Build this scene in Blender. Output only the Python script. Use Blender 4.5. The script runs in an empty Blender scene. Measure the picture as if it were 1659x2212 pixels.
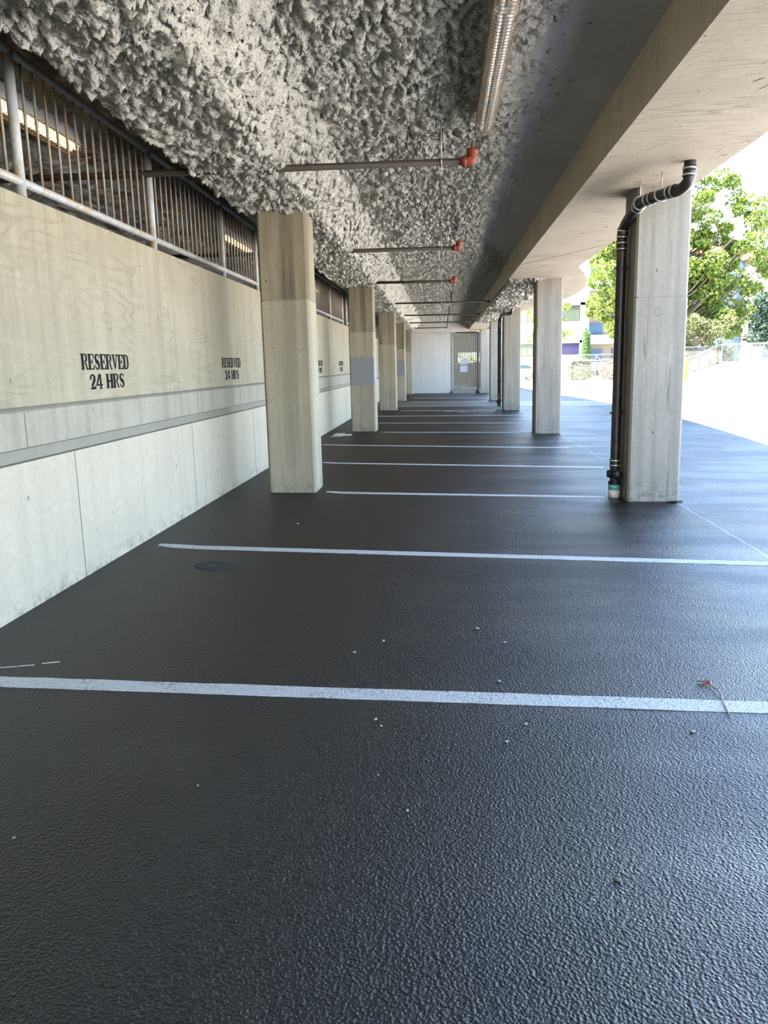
import bpy, math, random
import numpy as np
from mathutils import Vector, Matrix

# ------------------------------------------------------------------ camera, sky, sun, exposure
S = bpy.context.scene
COL = S.collection
IW, IH = 1659, 2212
F_PX, PITCH, YAW, ROLL = 1684.92, -0.1857, -0.0766, -0.0237
cp, sp, cy, sy = math.cos(PITCH), math.sin(PITCH), math.cos(YAW), math.sin(YAW)
Fv = Vector((sy * cp, cy * cp, sp)); Rv = Vector((cy, -sy, 0)); Uv = Rv.cross(Fv)
R2 = math.cos(ROLL) * Rv + math.sin(ROLL) * Uv
U2 = -math.sin(ROLL) * Rv + math.cos(ROLL) * Uv
cam_d = bpy.data.cameras.new('camera'); cam = bpy.data.objects.new('camera', cam_d); COL.objects.link(cam)
cam.matrix_world = Matrix(((R2.x, U2.x, -Fv.x, 0), (R2.y, U2.y, -Fv.y, 0), (R2.z, U2.z, -Fv.z, 1.5), (0, 0, 0, 1)))
cam_d.sensor_fit = 'VERTICAL'; cam_d.sensor_height = 36.0; cam_d.lens = F_PX / IH * 36.0
cam_d.clip_start = 0.05; cam_d.clip_end = 500
S.camera = cam

SUN_DIR = Vector((3.9, 1.5, -6.4)).normalized()
world = bpy.data.worlds.new('world'); S.world = world; world.use_nodes = True
wn = world.node_tree; wn.nodes.clear()
wo = wn.nodes.new('ShaderNodeOutputWorld'); wb = wn.nodes.new('ShaderNodeBackground'); sk = wn.nodes.new('ShaderNodeTexSky')
sk.sky_type = 'NISHITA'; sk.sun_disc = False
sk.sun_elevation = math.asin(-SUN_DIR.z); sk.sun_rotation = math.atan2(-SUN_DIR.x, -SUN_DIR.y)
sk.air_density = 1.0; sk.dust_density = 1.0; sk.ozone_density = 1.0
wb.inputs['Strength'].default_value = 0.54
wn.links.new(sk.outputs[0], wb.inputs[0]); wn.links.new(wb.outputs[0], wo.inputs[0])

sun_d = bpy.data.lights.new('sun', 'SUN'); sun = bpy.data.objects.new('sun', sun_d); COL.objects.link(sun)
sun_d.energy = 14.5; sun_d.angle = math.radians(0.6); sun_d.color = (1.0, 0.93, 0.80)
sun.rotation_euler = SUN_DIR.to_track_quat('-Z', 'Y').to_euler()
sun.location = (-20, -20, 30)

S.view_settings.view_transform = 'Standard'; S.view_settings.look = 'None'
S.view_settings.gamma = 1.0; S.view_settings.use_curve_mapping = False
S.view_settings.exposure = 2.08
S.cycles.diffuse_bounces = 6; S.cycles.glossy_bounces = 4; S.cycles.max_bounces = 10
S.cycles.sample_clamp_indirect = 6.0; S.cycles.caustics_reflective = False; S.cycles.caustics_refractive = False

rng = random.Random(7); NR = np.random.RandomState(11)
GX, GY = -0.0148, -0.0006
def fz(x, y): return GX * x + GY * y

# ------------------------------------------------------------------ mesh helpers
class MB:
    def __init__(s): s.v = []; s.f = []; s.m = []
    def add(s, vs, fs, mi=0):
        o = len(s.v); s.v += [tuple(v) for v in vs]; s.f += [tuple(i + o for i in f) for f in fs]; s.m += [mi] * len(fs); return s
    def box(s, a, b, mi=0):
        (x0, y0, z0), (x1, y1, z1) = a, b
        return s.add([(x0, y0, z0), (x1, y0, z0), (x1, y1, z0), (x0, y1, z0), (x0, y0, z1), (x1, y0, z1), (x1, y1, z1), (x0, y1, z1)],
                     [(3, 2, 1, 0), (4, 5, 6, 7), (0, 1, 5, 4), (1, 2, 6, 5), (2, 3, 7, 6), (3, 0, 4, 7)], mi)
    def cbox(s, a, b, c, mi=0):
        """box with the vertical edges chamfered by c"""
        (x0, y0, z0), (x1, y1, z1) = a, b
        ring = [(x0 + c, y0), (x1 - c, y0), (x1, y0 + c), (x1, y1 - c), (x1 - c, y1), (x0 + c, y1), (x0, y1 - c), (x0, y0 + c)]
        return s.prism(ring, z0, z1, mi)
    def prism(s, ring, z0, z1, mi=0):
        n = len(ring)
        vs = [(x, y, z0 if not callable(z0) else z0(x, y)) for x, y in ring] + [(x, y, z1 if not callable(z1) else z1(x, y)) for x, y in ring]
        return s.add(vs, [tuple(range(n))[::-1], tuple(range(n, 2 * n))] + [(i, (i + 1) % n, n + (i + 1) % n, n + i) for i in range(n)], mi)
    def tube(s, pts, r, n=10, cap=True, mi=0):
        P = [Vector(p) for p in pts]; k = len(P); rs = r if isinstance(r, (list, tuple)) else [r] * k
        vs = []; prev = None
        for i, q in enumerate(P):
            t = (P[min(i + 1, k - 1)] - P[max(i - 1, 0)]).normalized()
            if prev is None:
                a = Vector((0, 0, 1)) if abs(t.z) < .9 else Vector((1, 0, 0)); u = t.cross(a).normalized()
            else:
                u = (prev - t * prev.dot(t)).normalized()
            prev = u; w = t.cross(u)
            for j in range(n):
                an = 2 * math.pi * j / n; vs.append(q + (u * math.cos(an) + w * math.sin(an)) * rs[i])
        fs = [(i * n + j, i * n + (j + 1) % n, (i + 1) * n + (j + 1) % n, (i + 1) * n + j) for i in range(k - 1) for j in range(n)]
        if cap: fs += [tuple(range(n))[::-1], tuple(range((k - 1) * n, k * n))]
        return s.add(vs, fs, mi)
    def bar(s, a, b, w, mi=0): return s.tube([a, b], w, 4, True, mi)
    def ball(s, c, r, sc=(1, 1, 1), nu=10, nv=7, mi=0):
        vs = [(c[0], c[1], c[2] - r * sc[2])]
        for i in range(1, nv):
            ph = -math.pi / 2 + math.pi * i / nv
            for j in range(nu):
                th = 2 * math.pi * j / nu
                vs.append((c[0] + r * sc[0] * math.cos(ph) * math.cos(th), c[1] + r * sc[1] * math.cos(ph) * math.sin(th), c[2] + r * sc[2] * math.sin(ph)))
        vs.append((c[0], c[1], c[2] + r * sc[2])); L = len(vs) - 1
        fs = [(0, 1 + (j + 1) % nu, 1 + j) for j in range(nu)]
        for i in range(nv - 2):
            fs += [(1 + i * nu + j, 1 + i * nu + (j + 1) % nu, 1 + (i + 1) * nu + (j + 1) % nu, 1 + (i + 1) * nu + j) for j in range(nu)]
        b = 1 + (nv - 2) * nu
        fs += [(b + j, b + (j + 1) % nu, L) for j in range(nu)]
        return s.add(vs, fs, mi)
    def extrude_y(s, prof, y0, y1, mis=None):
        """profile list of (x,z) closed, run along y"""
        n = len(prof)
        vs = [(x, y0, z) for x, z in prof] + [(x, y1, z) for x, z in prof]
        for i in range(n):
            j = (i + 1) % n
            s.add([vs[i], vs[j], vs[n + j], vs[n + i]], [(0, 1, 2, 3)], mis[i] if mis else 0)
        s.add(vs[:n], [tuple(range(n))]); s.add(vs[n:], [tuple(range(n))[::-1]])
        return s
    def mesh(s, name, mats, smooth=False):
        me = bpy.data.meshes.new(name); me.from_pydata(s.v, [], s.f)
        for m in (mats if isinstance(mats, (list, tuple)) else [mats]): me.materials.append(m)
        me.polygons.foreach_set('material_index', s.m)
        if smooth: me.polygons.foreach_set('use_smooth', [True] * len(s.f))
        me.update(); return me
    def build(s, name, mats, parent=None, smooth=False, loc=None):
        o = bpy.data.objects.new(name, s.mesh(name, mats, smooth)); COL.objects.link(o)
        if parent: o.parent = parent
        if loc: o.location = loc
        return o
def fix(o):
    import bmesh
    b = bmesh.new(); b.from_mesh(o.data); bmesh.ops.recalc_face_normals(b, faces=b.faces); b.to_mesh(o.data); b.free(); return o
def tag(o, label=None, cat=None, group=None, kind='thing'):
    if label: o['label'] = label
    if cat: o['category'] = cat
    if group: o['group'] = group
    if kind: o['kind'] = kind
    return o
def struct(o): o['kind'] = 'structure'; return o
def empty(name, loc, label, cat, group=None, rz=0):
    o = bpy.data.objects.new(name, None); COL.objects.link(o); o.location = loc; o.rotation_euler = (0, 0, rz)
    o.empty_display_size = .1
    return tag(o, label, cat, group)
def inst(name, me, parent, loc=(0, 0, 0)):
    o = bpy.data.objects.new(name, me); COL.objects.link(o); o.parent = parent; o.location = loc; return o
def copy_tree(o, parent=None):
    c = o.copy(); COL.objects.link(c)
    if parent: c.parent = parent
    for ch in [k for k in o.children]: copy_tree(ch, c)
    return c
def smooth_path(pts, sub=6):
    P = [Vector(p) for p in pts]; P = [P[0]] + P + [P[-1]]; out = []
    for i in range(1, len(P) - 2):
        a, b, c, d = P[i - 1:i + 3]
        for k in range(sub):
            t = k / sub
            out.append(.5 * ((2 * b) + (c - a) * t + (2 * a - 5 * b + 4 * c - d) * t * t + (3 * b - a - 3 * c + d) * t ** 3))
    out.append(P[-2]); return out

# ------------------------------------------------------------------ numpy noise
_perm = NR.permutation(512); _g = np.stack([np.cos(np.linspace(0, 2 * np.pi, 64, False)), np.sin(np.linspace(0, 2 * np.pi, 64, False))], 1)
def perlin(x, y):
    xi = np.floor(x).astype(int); yi = np.floor(y).astype(int); xf = x - xi; yf = y - yi
    h = lambda a, b: _perm[(_perm[a & 511] + b) & 511] & 63
    def d(a, b, dx, dy): g = _g[h(a, b)]; return g[..., 0] * dx + g[..., 1] * dy
    u = xf ** 3 * (xf * (xf * 6 - 15) + 10); v = yf ** 3 * (yf * (yf * 6 - 15) + 10)
    return 1.5 * ((d(xi, yi, xf, yf) * (1 - u) + d(xi + 1, yi, xf - 1, yf) * u) * (1 - v) + (d(xi, yi + 1, xf, yf - 1) * (1 - u) + d(xi + 1, yi + 1, xf - 1, yf - 1) * u) * v)

# ------------------------------------------------------------------ materials
class NT:
    def __init__(s, name):
        s.mat = bpy.data.materials.new(name); s.mat.use_nodes = True; s.t = s.mat.node_tree; s.t.nodes.clear()
        s.out = s.t.nodes.new('ShaderNodeOutputMaterial'); s.b = s.t.nodes.new('ShaderNodeBsdfPrincipled')
        s.t.links.new(s.b.outputs[0], s.out.inputs[0])
        s.pos = s.t.nodes.new('ShaderNodeNewGeometry').outputs['Position']
    def n(s, typ, **kw):
        nd = s.t.nodes.new(typ)
        for k, v in kw.items(): setattr(nd, k, v)
        return nd
    def l(s, a, b): s.t.links.new(a, b)
    def val(s, sock, v):
        if isinstance(v, bpy.types.NodeSocket): s.l(v, sock)
        else: sock.default_value = v
    def scale(s, sc, off=(0, 0, 0), src=None):
        m = s.n('ShaderNodeMapping'); s.l(src or s.pos, m.inputs[0]); m.inputs['Scale'].default_value = sc; m.inputs['Location'].default_value = off; return m.outputs[0]
    def noise(s, vec, scale=1.0, detail=4.0, rough=.55, dist=0.0):
        nd = s.n('ShaderNodeTexNoise'); s.l(vec, nd.inputs['Vector']); nd.inputs['Scale'].default_value = scale
        nd.inputs['Detail'].default_value = detail; nd.inputs['Roughness'].default_value = rough; nd.inputs['Distortion'].default_value = dist
        return nd.outputs['Fac']
    def voro(s, vec, scale, feature='F1'):
        nd = s.n('ShaderNodeTexVoronoi', feature=feature); s.l(vec, nd.inputs['Vector']); nd.inputs['Scale'].default_value = scale; return nd.outputs['Distance']
    def math(s, op, a, b=0.0, clamp=False):
        nd = s.n('ShaderNodeMath', operation=op); nd.use_clamp = clamp; s.val(nd.inputs[0], a); s.val(nd.inputs[1], b); return nd.outputs[0]
    def ramp(s, fac, lo, hi, a=0.0, b=1.0):
        nd = s.n('ShaderNodeMapRange'); nd.clamp = True; s.val(nd.inputs[0], fac); nd.inputs[1].default_value = lo; nd.inputs[2].default_value = hi
        nd.inputs[3].default_value = a; nd.inputs[4].default_value = b; return nd.outputs[0]
    def mix(s, fac, a, b, blend='MIX'):
        nd = s.n('ShaderNodeMix', data_type='RGBA', blend_type=blend); s.val(nd.inputs[0], fac)
        s.val(nd.inputs[6], a if isinstance(a, bpy.types.NodeSocket) else (*a, 1)); s.val(nd.inputs[7], b if isinstance(b, bpy.types.NodeSocket) else (*b, 1)); return nd.outputs[2]
    def sep(s):
        nd = s.n('ShaderNodeSeparateXYZ'); s.l(s.pos, nd.inputs[0]); return nd.outputs
    def bump(s, h, dist=.01, strength=1.0, normal=None):
        nd = s.n('ShaderNodeBump'); s.l(h, nd.inputs['Height']); nd.inputs['Distance'].default_value = dist; nd.inputs['Strength'].default_value = strength
        if normal: s.l(normal, nd.inputs['Normal'])
        return nd.outputs[0]
    def set(s, color=None, rough=None, normal=None, metal=None, spec=None):
        if color is not None: s.val(s.b.inputs['Base Color'], color if isinstance(color, bpy.types.NodeSocket) else (*color, 1))
        if rough is not None: s.val(s.b.inputs['Roughness'], rough)
        if metal is not None: s.val(s.b.inputs['Metallic'], metal)
        if normal is not None: s.l(normal, s.b.inputs['Normal'])
        if spec is not None: s.b.inputs['Specular IOR Level'].default_value = spec
        return s.mat
def plain(name, c, rough=.6, metal=0.0, var=.12, sc=6.0):
    m = NT(name); f = m.noise(m.pos, sc, 4)
    return m.set(m.mix(f, [k * (1 - var) for k in c], [min(1, k * (1 + var)) for k in c]), rough, metal=metal)
def concrete(name, light, dark, streak=.5, cracks=0.0, pits=True, grain=None, gst=.30, rough=.85, stain=None):
    m = NT(name)
    big = m.ramp(m.noise(m.pos, 1.3, 5, .6), .3, .7)
    col = m.mix(m.math('MULTIPLY', big, .55), light, dark)
    if streak:
        st = m.ramp(m.noise(m.scale((8, 8, .30)), 1.0, 5, .62), .43, .64)
        col = m.mix(m.math('MULTIPLY', st, streak), col, [k * .62 for k in dark])
    fine = m.noise(m.pos, 26, 6, .65)
    if cracks:
        cr = m.math('ABSOLUTE', m.math('SUBTRACT', m.noise(m.scale((6.5, 6.5, .16), (2, 0, 5)), 1.0, 3, .55), .5))
        cr = m.math('MULTIPLY', m.ramp(cr, .003, .011, 1, 0), m.ramp(m.noise(m.scale((1, 1, .6)), 1.6, 3), .42, .6))
        col = m.mix(m.math('MULTIPLY', cr, cracks), col, (.06, .055, .047))
    col = m.mix(m.ramp(fine, .35, .75, 0, .35), col, [k * .7 for k in dark])
    h = m.math('MULTIPLY', fine, .5)
    if grain:                                             # ply or board print left by the formwork
        gn = m.noise(m.scale(grain), 1.0, 2, .5)
        iso = m.math('SINE', m.math('MULTIPLY', gn, 75.0))
        msk = m.ramp(m.noise(m.pos, 1.1, 2), .42, .62)
        ln = m.math('MULTIPLY', m.ramp(iso, .35, 1.0), msk)
        col = m.mix(m.math('MULTIPLY', ln, gst), col, [k * .55 for k in dark])
        h = m.math('SUBTRACT', h, m.math('MULTIPLY', ln, .4))
    if pits:
        v = m.voro(m.scale((1, 1, .5)), 8.0)
        pz = m.math('MULTIPLY', m.ramp(v, .055, .085, 1, 0), m.ramp(m.noise(m.pos, 2.3, 2), .44, .54))
        col = m.mix(m.math('MULTIPLY', pz, .75), col, (.07, .065, .055)); h = m.math('SUBTRACT', h, pz)
    if stain:                                              # damp mould creeping up from the ground
        z = m.sep()[2]
        s1 = m.math('MULTIPLY', m.ramp(z, 0.0, stain, 1, 0), m.ramp(m.noise(m.pos, 11, 6, .72), .48, .62))
        col = m.mix(m.math('MULTIPLY', s1, .75), col, (.085, .085, .065))
    return m, col, h, rough
def conc(name, *a, **k):
    m, col, h, r = concrete(name, *a, **k)
    return m.set(col, r, m.bump(h, .012, .7), spec=.25)

M = {}
M['wall_low'] = conc('pale_concrete', (.42, .37, .295), (.335, .295, .235), streak=.14, stain=.16)
M['wall_up'] = conc('plywood_print_concrete', (.325, .285, .215), (.225, .195, .14), streak=.30, grain=(.4, .55, 2.6))
M['wall_band'] = conc('rough_band_concrete', (.32, .295, .245), (.205, .185, .145), streak=.35)
M['wall_strip'] = conc('strip_concrete', (.225, .21, .17), (.165, .155, .125), streak=.1, pits=False)
M['col_warm'] = conc('warm_column_concrete', (.36, .315, .235), (.245, .21, .15), streak=.55, stain=.22)
M['col_warm_top'] = conc('stained_column_concrete', (.30, .255, .18), (.185, .155, .105), streak=1.0)
M['col_grey'] = conc('grey_column_concrete', (.27, .243, .20), (.205, .18, .145), streak=.5, stain=.30, cracks=.6)
M['soffit'] = conc('board_formed_concrete', (.44, .385, .30), (.31, .265, .20), streak=0, grain=(.45, 3.2, 1.2), gst=.5)
M['slab'] = conc('bare_slab_concrete', (.50, .475, .44), (.36, .345, .33), streak=0, pits=False)
M['facade'] = conc('pale_facade_concrete', (.55, .53, .51), (.46, .45, .43), streak=.2, pits=False)

def asphalt():
    m = NT('wet_asphalt'); X, Y, Z = m.sep()
    agg = m.voro(m.pos, 118, 'SMOOTH_F1'); fine = m.noise(m.pos, 260, 3, .6); mid = m.noise(m.pos, 44, 5, .7)
    wet = m.ramp(m.noise(m.scale((1.0, .55, 1)), 1.1, 5, .6), .36, .66)           # 1 = damp and smooth
    patch = m.ramp(m.noise(m.scale((1.2, .9, 1), (3, 1, 0)), .9, 6, .62), .56, .74)
    col = m.mix(mid, (.0035, .0035, .004), (.008, .008, .008))
    col = m.mix(m.math('MULTIPLY', patch, .55), col, (.026, .024, .021))
    spk = m.ramp(m.voro(m.pos, 46), .07, .11, 1, 0)
    spk = m.math('MULTIPLY', spk, m.ramp(m.noise(m.pos, 19, 1), .62, .66))
    col = m.mix(m.math('MULTIPLY', spk, .8), col, (.16, .15, .14))
    # worn seam of the old paving running along the aisle
    sx = m.math('ABSOLUTE', m.math('ADD', m.math('SUBTRACT', X, 2.56), m.math('MULTIPLY', m.math('SUBTRACT', m.noise(m.pos, .9, 5, .6), .5), .22)))
    seam = m.ramp(sx, .008, .026, 1, 0)
    col = m.mix(m.math('MULTIPLY', seam, .5), col, (.13, .13, .125))
    # concrete apron near the far end
    ap = m.math('MULTIPLY', m.ramp(Y, 29.0, 29.15), m.ramp(Y, 32.4, 32.55, 1, 0))
    col = m.mix(m.math('MULTIPLY', ap, .8), col, (.12, .115, .105))
    h = m.math('ADD', m.math('MULTIPLY', agg, 1.0), m.math('ADD', m.math('MULTIPLY', fine, .40), m.math('MULTIPLY', mid, .75)))
    h = m.math('SUBTRACT', h, m.math('MULTIPLY', seam, .8))
    r = m.math('ADD', m.math('MULTIPLY', wet, -.12), m.math('ADD', .42, m.math('MULTIPLY', mid, .12)))
    film = m.ramp(m.noise(m.scale((.5, 1.7, 1), (4, 2, 0)), 1.0, 5, .62), .40, .64)
    film = m.math('MULTIPLY', film, m.ramp(X, -.6, 1.8))
    r = m.math('SUBTRACT', r, m.math('MULTIPLY', film, .12))
    gl = m.ramp(film, 0, 1, 1.25, 1.95)
    und = m.noise(m.scale((1, .5, 1)), 2.6, 3)
    nrm = m.bump(h, .0055, 1.0)
    nrm = m.bump(und, .010, .5, nrm)
    # wet film: a diffuse bed under a Beckmann gloss weighted by Fresnel
    df = m.n('ShaderNodeBsdfDiffuse'); gl_ = m.n('ShaderNodeBsdfAnisotropic', distribution='BECKMANN'); fr = m.n('ShaderNodeFresnel'); mx = m.n('ShaderNodeMixShader')
    m.l(col, df.inputs['Color']); gl_.inputs['Color'].default_value = (1, 1, 1, 1); m.l(r, gl_.inputs['Roughness']); fr.inputs['IOR'].default_value = 1.47
    for nd in (df, gl_, fr): m.l(nrm, nd.inputs['Normal'])
    m.l(m.math('DIVIDE', m.math('MULTIPLY', fr.outputs[0], gl), m.math('ADD', 1.0, m.math('MULTIPLY', fr.outputs[0], 4.5))), mx.inputs[0]); m.l(df.outputs[0], mx.inputs[1]); m.l(gl_.outputs[0], mx.inputs[2]); m.l(mx.outputs[0], m.out.inputs[0])
    return m.mat
M['asphalt'] = asphalt()
def white_paint():
    m = NT('worn_white_paint'); w = m.ramp(m.noise(m.pos, 60, 5, .7), .52, .62); w2 = m.ramp(m.noise(m.pos, 5, 3), .3, .75)
    X, Y, Z = m.sep()
    fade = m.ramp(X, 1.2, 2.9, 0, .75)
    w = m.math('MAXIMUM', m.math('MULTIPLY', w, w2), m.math('MULTIPLY', fade, m.ramp(m.noise(m.pos, 25, 4, .7), .4, .6)))
    h = m.math('ADD', m.voro(m.pos, 105, 'SMOOTH_F1'), m.noise(m.pos, 38, 4, .65))
    return m.set(m.mix(w, (.45, .44, .425), (.03, .03, .031)), .55, m.bump(h, .004, .7))
M['paint'] = white_paint()
M['pavement'] = conc('sunlit_concrete_pavement', (.74, .71, .66), (.64, .61, .57), streak=0, pits=False)

def insulation(name, k=1.0):
    m = NT(name)
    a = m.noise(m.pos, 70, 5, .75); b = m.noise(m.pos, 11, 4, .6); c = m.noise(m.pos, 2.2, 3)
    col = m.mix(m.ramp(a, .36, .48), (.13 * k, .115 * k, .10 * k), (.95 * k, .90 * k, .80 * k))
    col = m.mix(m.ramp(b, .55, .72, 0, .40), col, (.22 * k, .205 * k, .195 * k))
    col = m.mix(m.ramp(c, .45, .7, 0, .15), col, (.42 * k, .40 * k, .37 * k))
    h = m.math('ADD', m.math('MULTIPLY', a, .8), m.math('MULTIPLY', m.noise(m.pos, 120, 3, .7), .35))
    return m.set(col, .95, m.bump(h, .05, 1.0), spec=.1)
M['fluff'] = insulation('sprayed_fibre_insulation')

def metal_paint(name, c, rust, amt=.5, rough=.55):
    m = NT(name); f = m.noise(m.pos, 9, 6, .7); f2 = m.noise(m.pos, 60, 4)
    col = m.mix(m.ramp(f, .62 - .25 * amt, .78 - .25 * amt), c, rust); col = m.mix(m.ramp(f2, .4, .8, 0, .3), col, [k * .5 for k in c])
    return m.set(col, rough, m.bump(f2, .002, .5), metal=.15)
M['rail'] = metal_paint('rusty_grey_rail', (.36, .38, .40), (.36, .27, .18), .62)
M['baluster'] = metal_paint('rusty_baluster', (.23, .215, .20), (.26, .17, .10), .8)
M['sprinkler'] = metal_paint('brown_sprinkler_pipe', (.034, .027, .017), (.05, .03, .016), .5, .7)
M['red_fit'] = plain('red_oxide_fitting', (.20, .032, .012), .6)
M['brass'] = plain('sprinkler_brass', (.25, .22, .15), .4, .8)
M['galv'] = plain('galvanised_steel', (.42, .43, .43), .45, .6)
M['iron'] = metal_paint('black_cast_iron', (.016, .0125, .012), (.075, .032, .022), .45, .42)
M['clamp'] = plain('bright_steel_clamp', (.62, .62, .60), .3, .9)
M['green'] = plain('green_collar', (.11, .36, .30), .6)
M['ivory'] = plain('ivory_base_collar', (.62, .57, .47), .7)
M['lamp_white'] = plain('fixture_enamel', (.78, .76, .72), .4)
M['tube_off'] = plain('fluorescent_glass', (.85, .84, .80), .25)
M['wire'] = metal_paint('rusted_guard_wire', (.16, .13, .10), (.34, .17, .06), .7)
def emit(name, c, st):
    m = NT(name); m.b.inputs['Emission Color'].default_value = (*c, 1); m.b.inputs['Emission Strength'].default_value = st; return m.set(c, .4)
M['tube_on'] = emit('lit_fluorescent_tube', (1.0, .84, .42), .7)
M['grey_paint'] = plain('grey_cover_paint', (.17, .17, .172), .6, var=.04)
M['stencil'] = plain('black_stencil_paint', (.013, .0125, .0125), .9, var=.4, sc=60)
M['faint'] = plain('faded_grey_stencil', (.15, .145, .135), .8, var=.1, sc=40)
M['ply'] = plain('pale_painted_plywood', (.42, .415, .40), .6, var=.05, sc=2)
M['joint'] = plain('panel_joint', (.40, .40, .39), .8)
M['gate'] = plain('cream_gate_paint', (.30, .275, .215), .5)
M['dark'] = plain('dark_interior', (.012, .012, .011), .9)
M['paper'] = plain('white_paper', (.5, .53, .58), .7, var=.02)
M['chain'] = plain('chain_link_wire', (.06, .062, .062), .5, .3)
M['fence_post'] = plain('galvanised_post', (.095, .10, .10), .5, .2)
M['teal'] = plain('teal_railing_paint', (.03, .085, .09), .5)
M['yellow'] = plain('yellow_bollard', (.26, .13, .0), .5, var=.05)
M['car'] = plain('white_car_paint', (.30, .33, .35), .25, var=.02)
M['glass'] = plain('dark_car_glass', (.02, .03, .035), .1)
M['tyre'] = plain('tyre_rubber', (.025, .025, .026), .8)
M['rim'] = plain('alloy_rim', (.6, .61, .62), .35, .5)
M['win_green'] = plain('reflecting_window_glass', (.05, .062, .045), .12, var=.5, sc=1.2)
M['win_blue'] = plain('blue_window_glass', (.06, .10, .15), .1, var=.3, sc=.8)
M['win_purple'] = plain('purple_window_film', (.014, .012, .042), .2, var=.3, sc=1.5)
M['frame'] = plain('dark_window_frame', (.10, .09, .085), .6)
M['brown'] = plain('brown_lintel', (.11, .085, .07), .7)
M['orange'] = plain('cedar_fascia', (.22, .11, .045), .6)
M['cream'] = plain('cream_render', (.20, .165, .12), .8)
M['white'] = plain('white_render', (.30, .295, .30), .8, var=.04)
M['roof'] = plain('dark_roof', (.12, .11, .12), .8)
M['bark'] = plain('bark', (.13, .10, .075), .9, var=.4, sc=12)
def leaf(name, a, b, tr=.45):
    m = NT(name); f = m.noise(m.pos, 1.4, 3); g = m.noise(m.pos, 9, 2)
    col = m.mix(m.ramp(m.math('ADD', m.math('MULTIPLY', f, .6), m.math('MULTIPLY', g, .4)), .35, .65), a, b)
    m.set(col, .55)
    t = m.n('ShaderNodeBsdfTranslucent'); m.l(col, t.inputs[0]); x = m.n('ShaderNodeMixShader'); x.inputs[0].default_value = tr
    m.l(m.b.outputs[0], x.inputs[1]); m.l(t.outputs[0], x.inputs[2]); m.l(x.outputs[0], m.out.inputs[0]); return m.mat
M['maple'] = leaf('maple_leaf', (.048, .092, .012), (.15, .185, .023))
M['olive'] = leaf('olive_shrub_leaf', (.06, .075, .028), (.13, .13, .05), .3)
M['conifer'] = leaf('dark_evergreen_leaf', (.009, .024, .013), (.022, .05, .024), .15)
M['hedge'] = leaf('hedge_leaf', (.09, .115, .04), (.19, .19, .09), .25)
M['autumn'] = leaf('reddish_shrub_leaf', (.20, .145, .09), (.25, .19, .125), .3)
M['red_leaf'] = plain('red_dead_leaf', (.17, .035, .02), .6)
M['stalk'] = plain('dry_stalk', (.30, .27, .17), .8)
M['weed'] = plain('weed_green', (.10, .17, .03), .7)
M['pebble'] = plain('pale_pebble', (.27, .26, .235), .8)
M['grit'] = plain('dark_pebble', (.12, .12, .10), .7)
M['stencil'].node_tree.nodes['Principled BSDF'].inputs['Specular IOR Level'].default_value = .05
def puddle_mat():
    m = NT('standing_water'); return m.set((.012, .013, .015), .03, spec=.6)
M['water'] = puddle_mat()

# ------------------------------------------------------------------ floor and ground
edge = [(4.6, -14), (5.0, 4), (5.45, 10), (5.93, 14.7), (6.24, 18), (6.48, 21.7), (6.55, 26), (6.4, 31), (5.9, 37), (5.35, 45), (5.1, 53)]
e2 = [(p.x, p.y) for p in smooth_path([(x, y, 0) for x, y in edge], 5)]
def sheet(name, ring, mat):
    mb = MB(); mb.prism(ring, lambda x, y: fz(x, y) - .25, fz); return struct(fix(mb.build(name, mat)))
sheet('floor', [(-2.85, -14)] + e2 + [(-2.85, 53)], M['asphalt'])
sheet('ground', e2[::-1] + [(4.6, -40), (120, -40), (120, 160), (-60, 160), (-60, 53)], M['pavement'])

# painted stall lines: measured on the floor, slightly askew to the wall
lines = [(3.44, 3.30, -2.75, 2.6, 'broad white stall line in front of everything, crossing the whole asphalt'),
         (6.31, 5.90, -2.43, 2.75, 'white stall line with a rounded end by the pale wall, before the first columns'),
         (9.26, 8.86, -1.40, 1.83, 'white stall line starting beside the first wall-side column'),
         (12.12, 11.5, -1.9, 2.35, 'first white stall line beyond the first pair of columns'),
         (14.86, 14.25, -2.31, 2.3, 'second white stall line beyond the first pair of columns, curved at its wall end'),
         (17.7, 17.56, -1.38, 2.0, 'white stall line running between the second pair of columns'),
         (20.55, 20.4, -2.3, 2.3, 'first white stall line beyond the second pair of columns'),
         (23.3, 23.6, -2.3, 2.5, 'second white stall line beyond the second pair of columns'),
         (25.97, 26.2, -1.38, 1.9, 'white stall line between the third pair of columns'),
         (28.7, 29.1, -2.2, 1.9, 'white stall line before the grey concrete strip of floor'),
         (32.5, 32.6, -1.3, 1.9, 'white stall line beyond the grey concrete strip of floor'),
         (36.0, 36.0, -1.3, 1.9, 'last thin white stall line before the pale end panel')]
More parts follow.
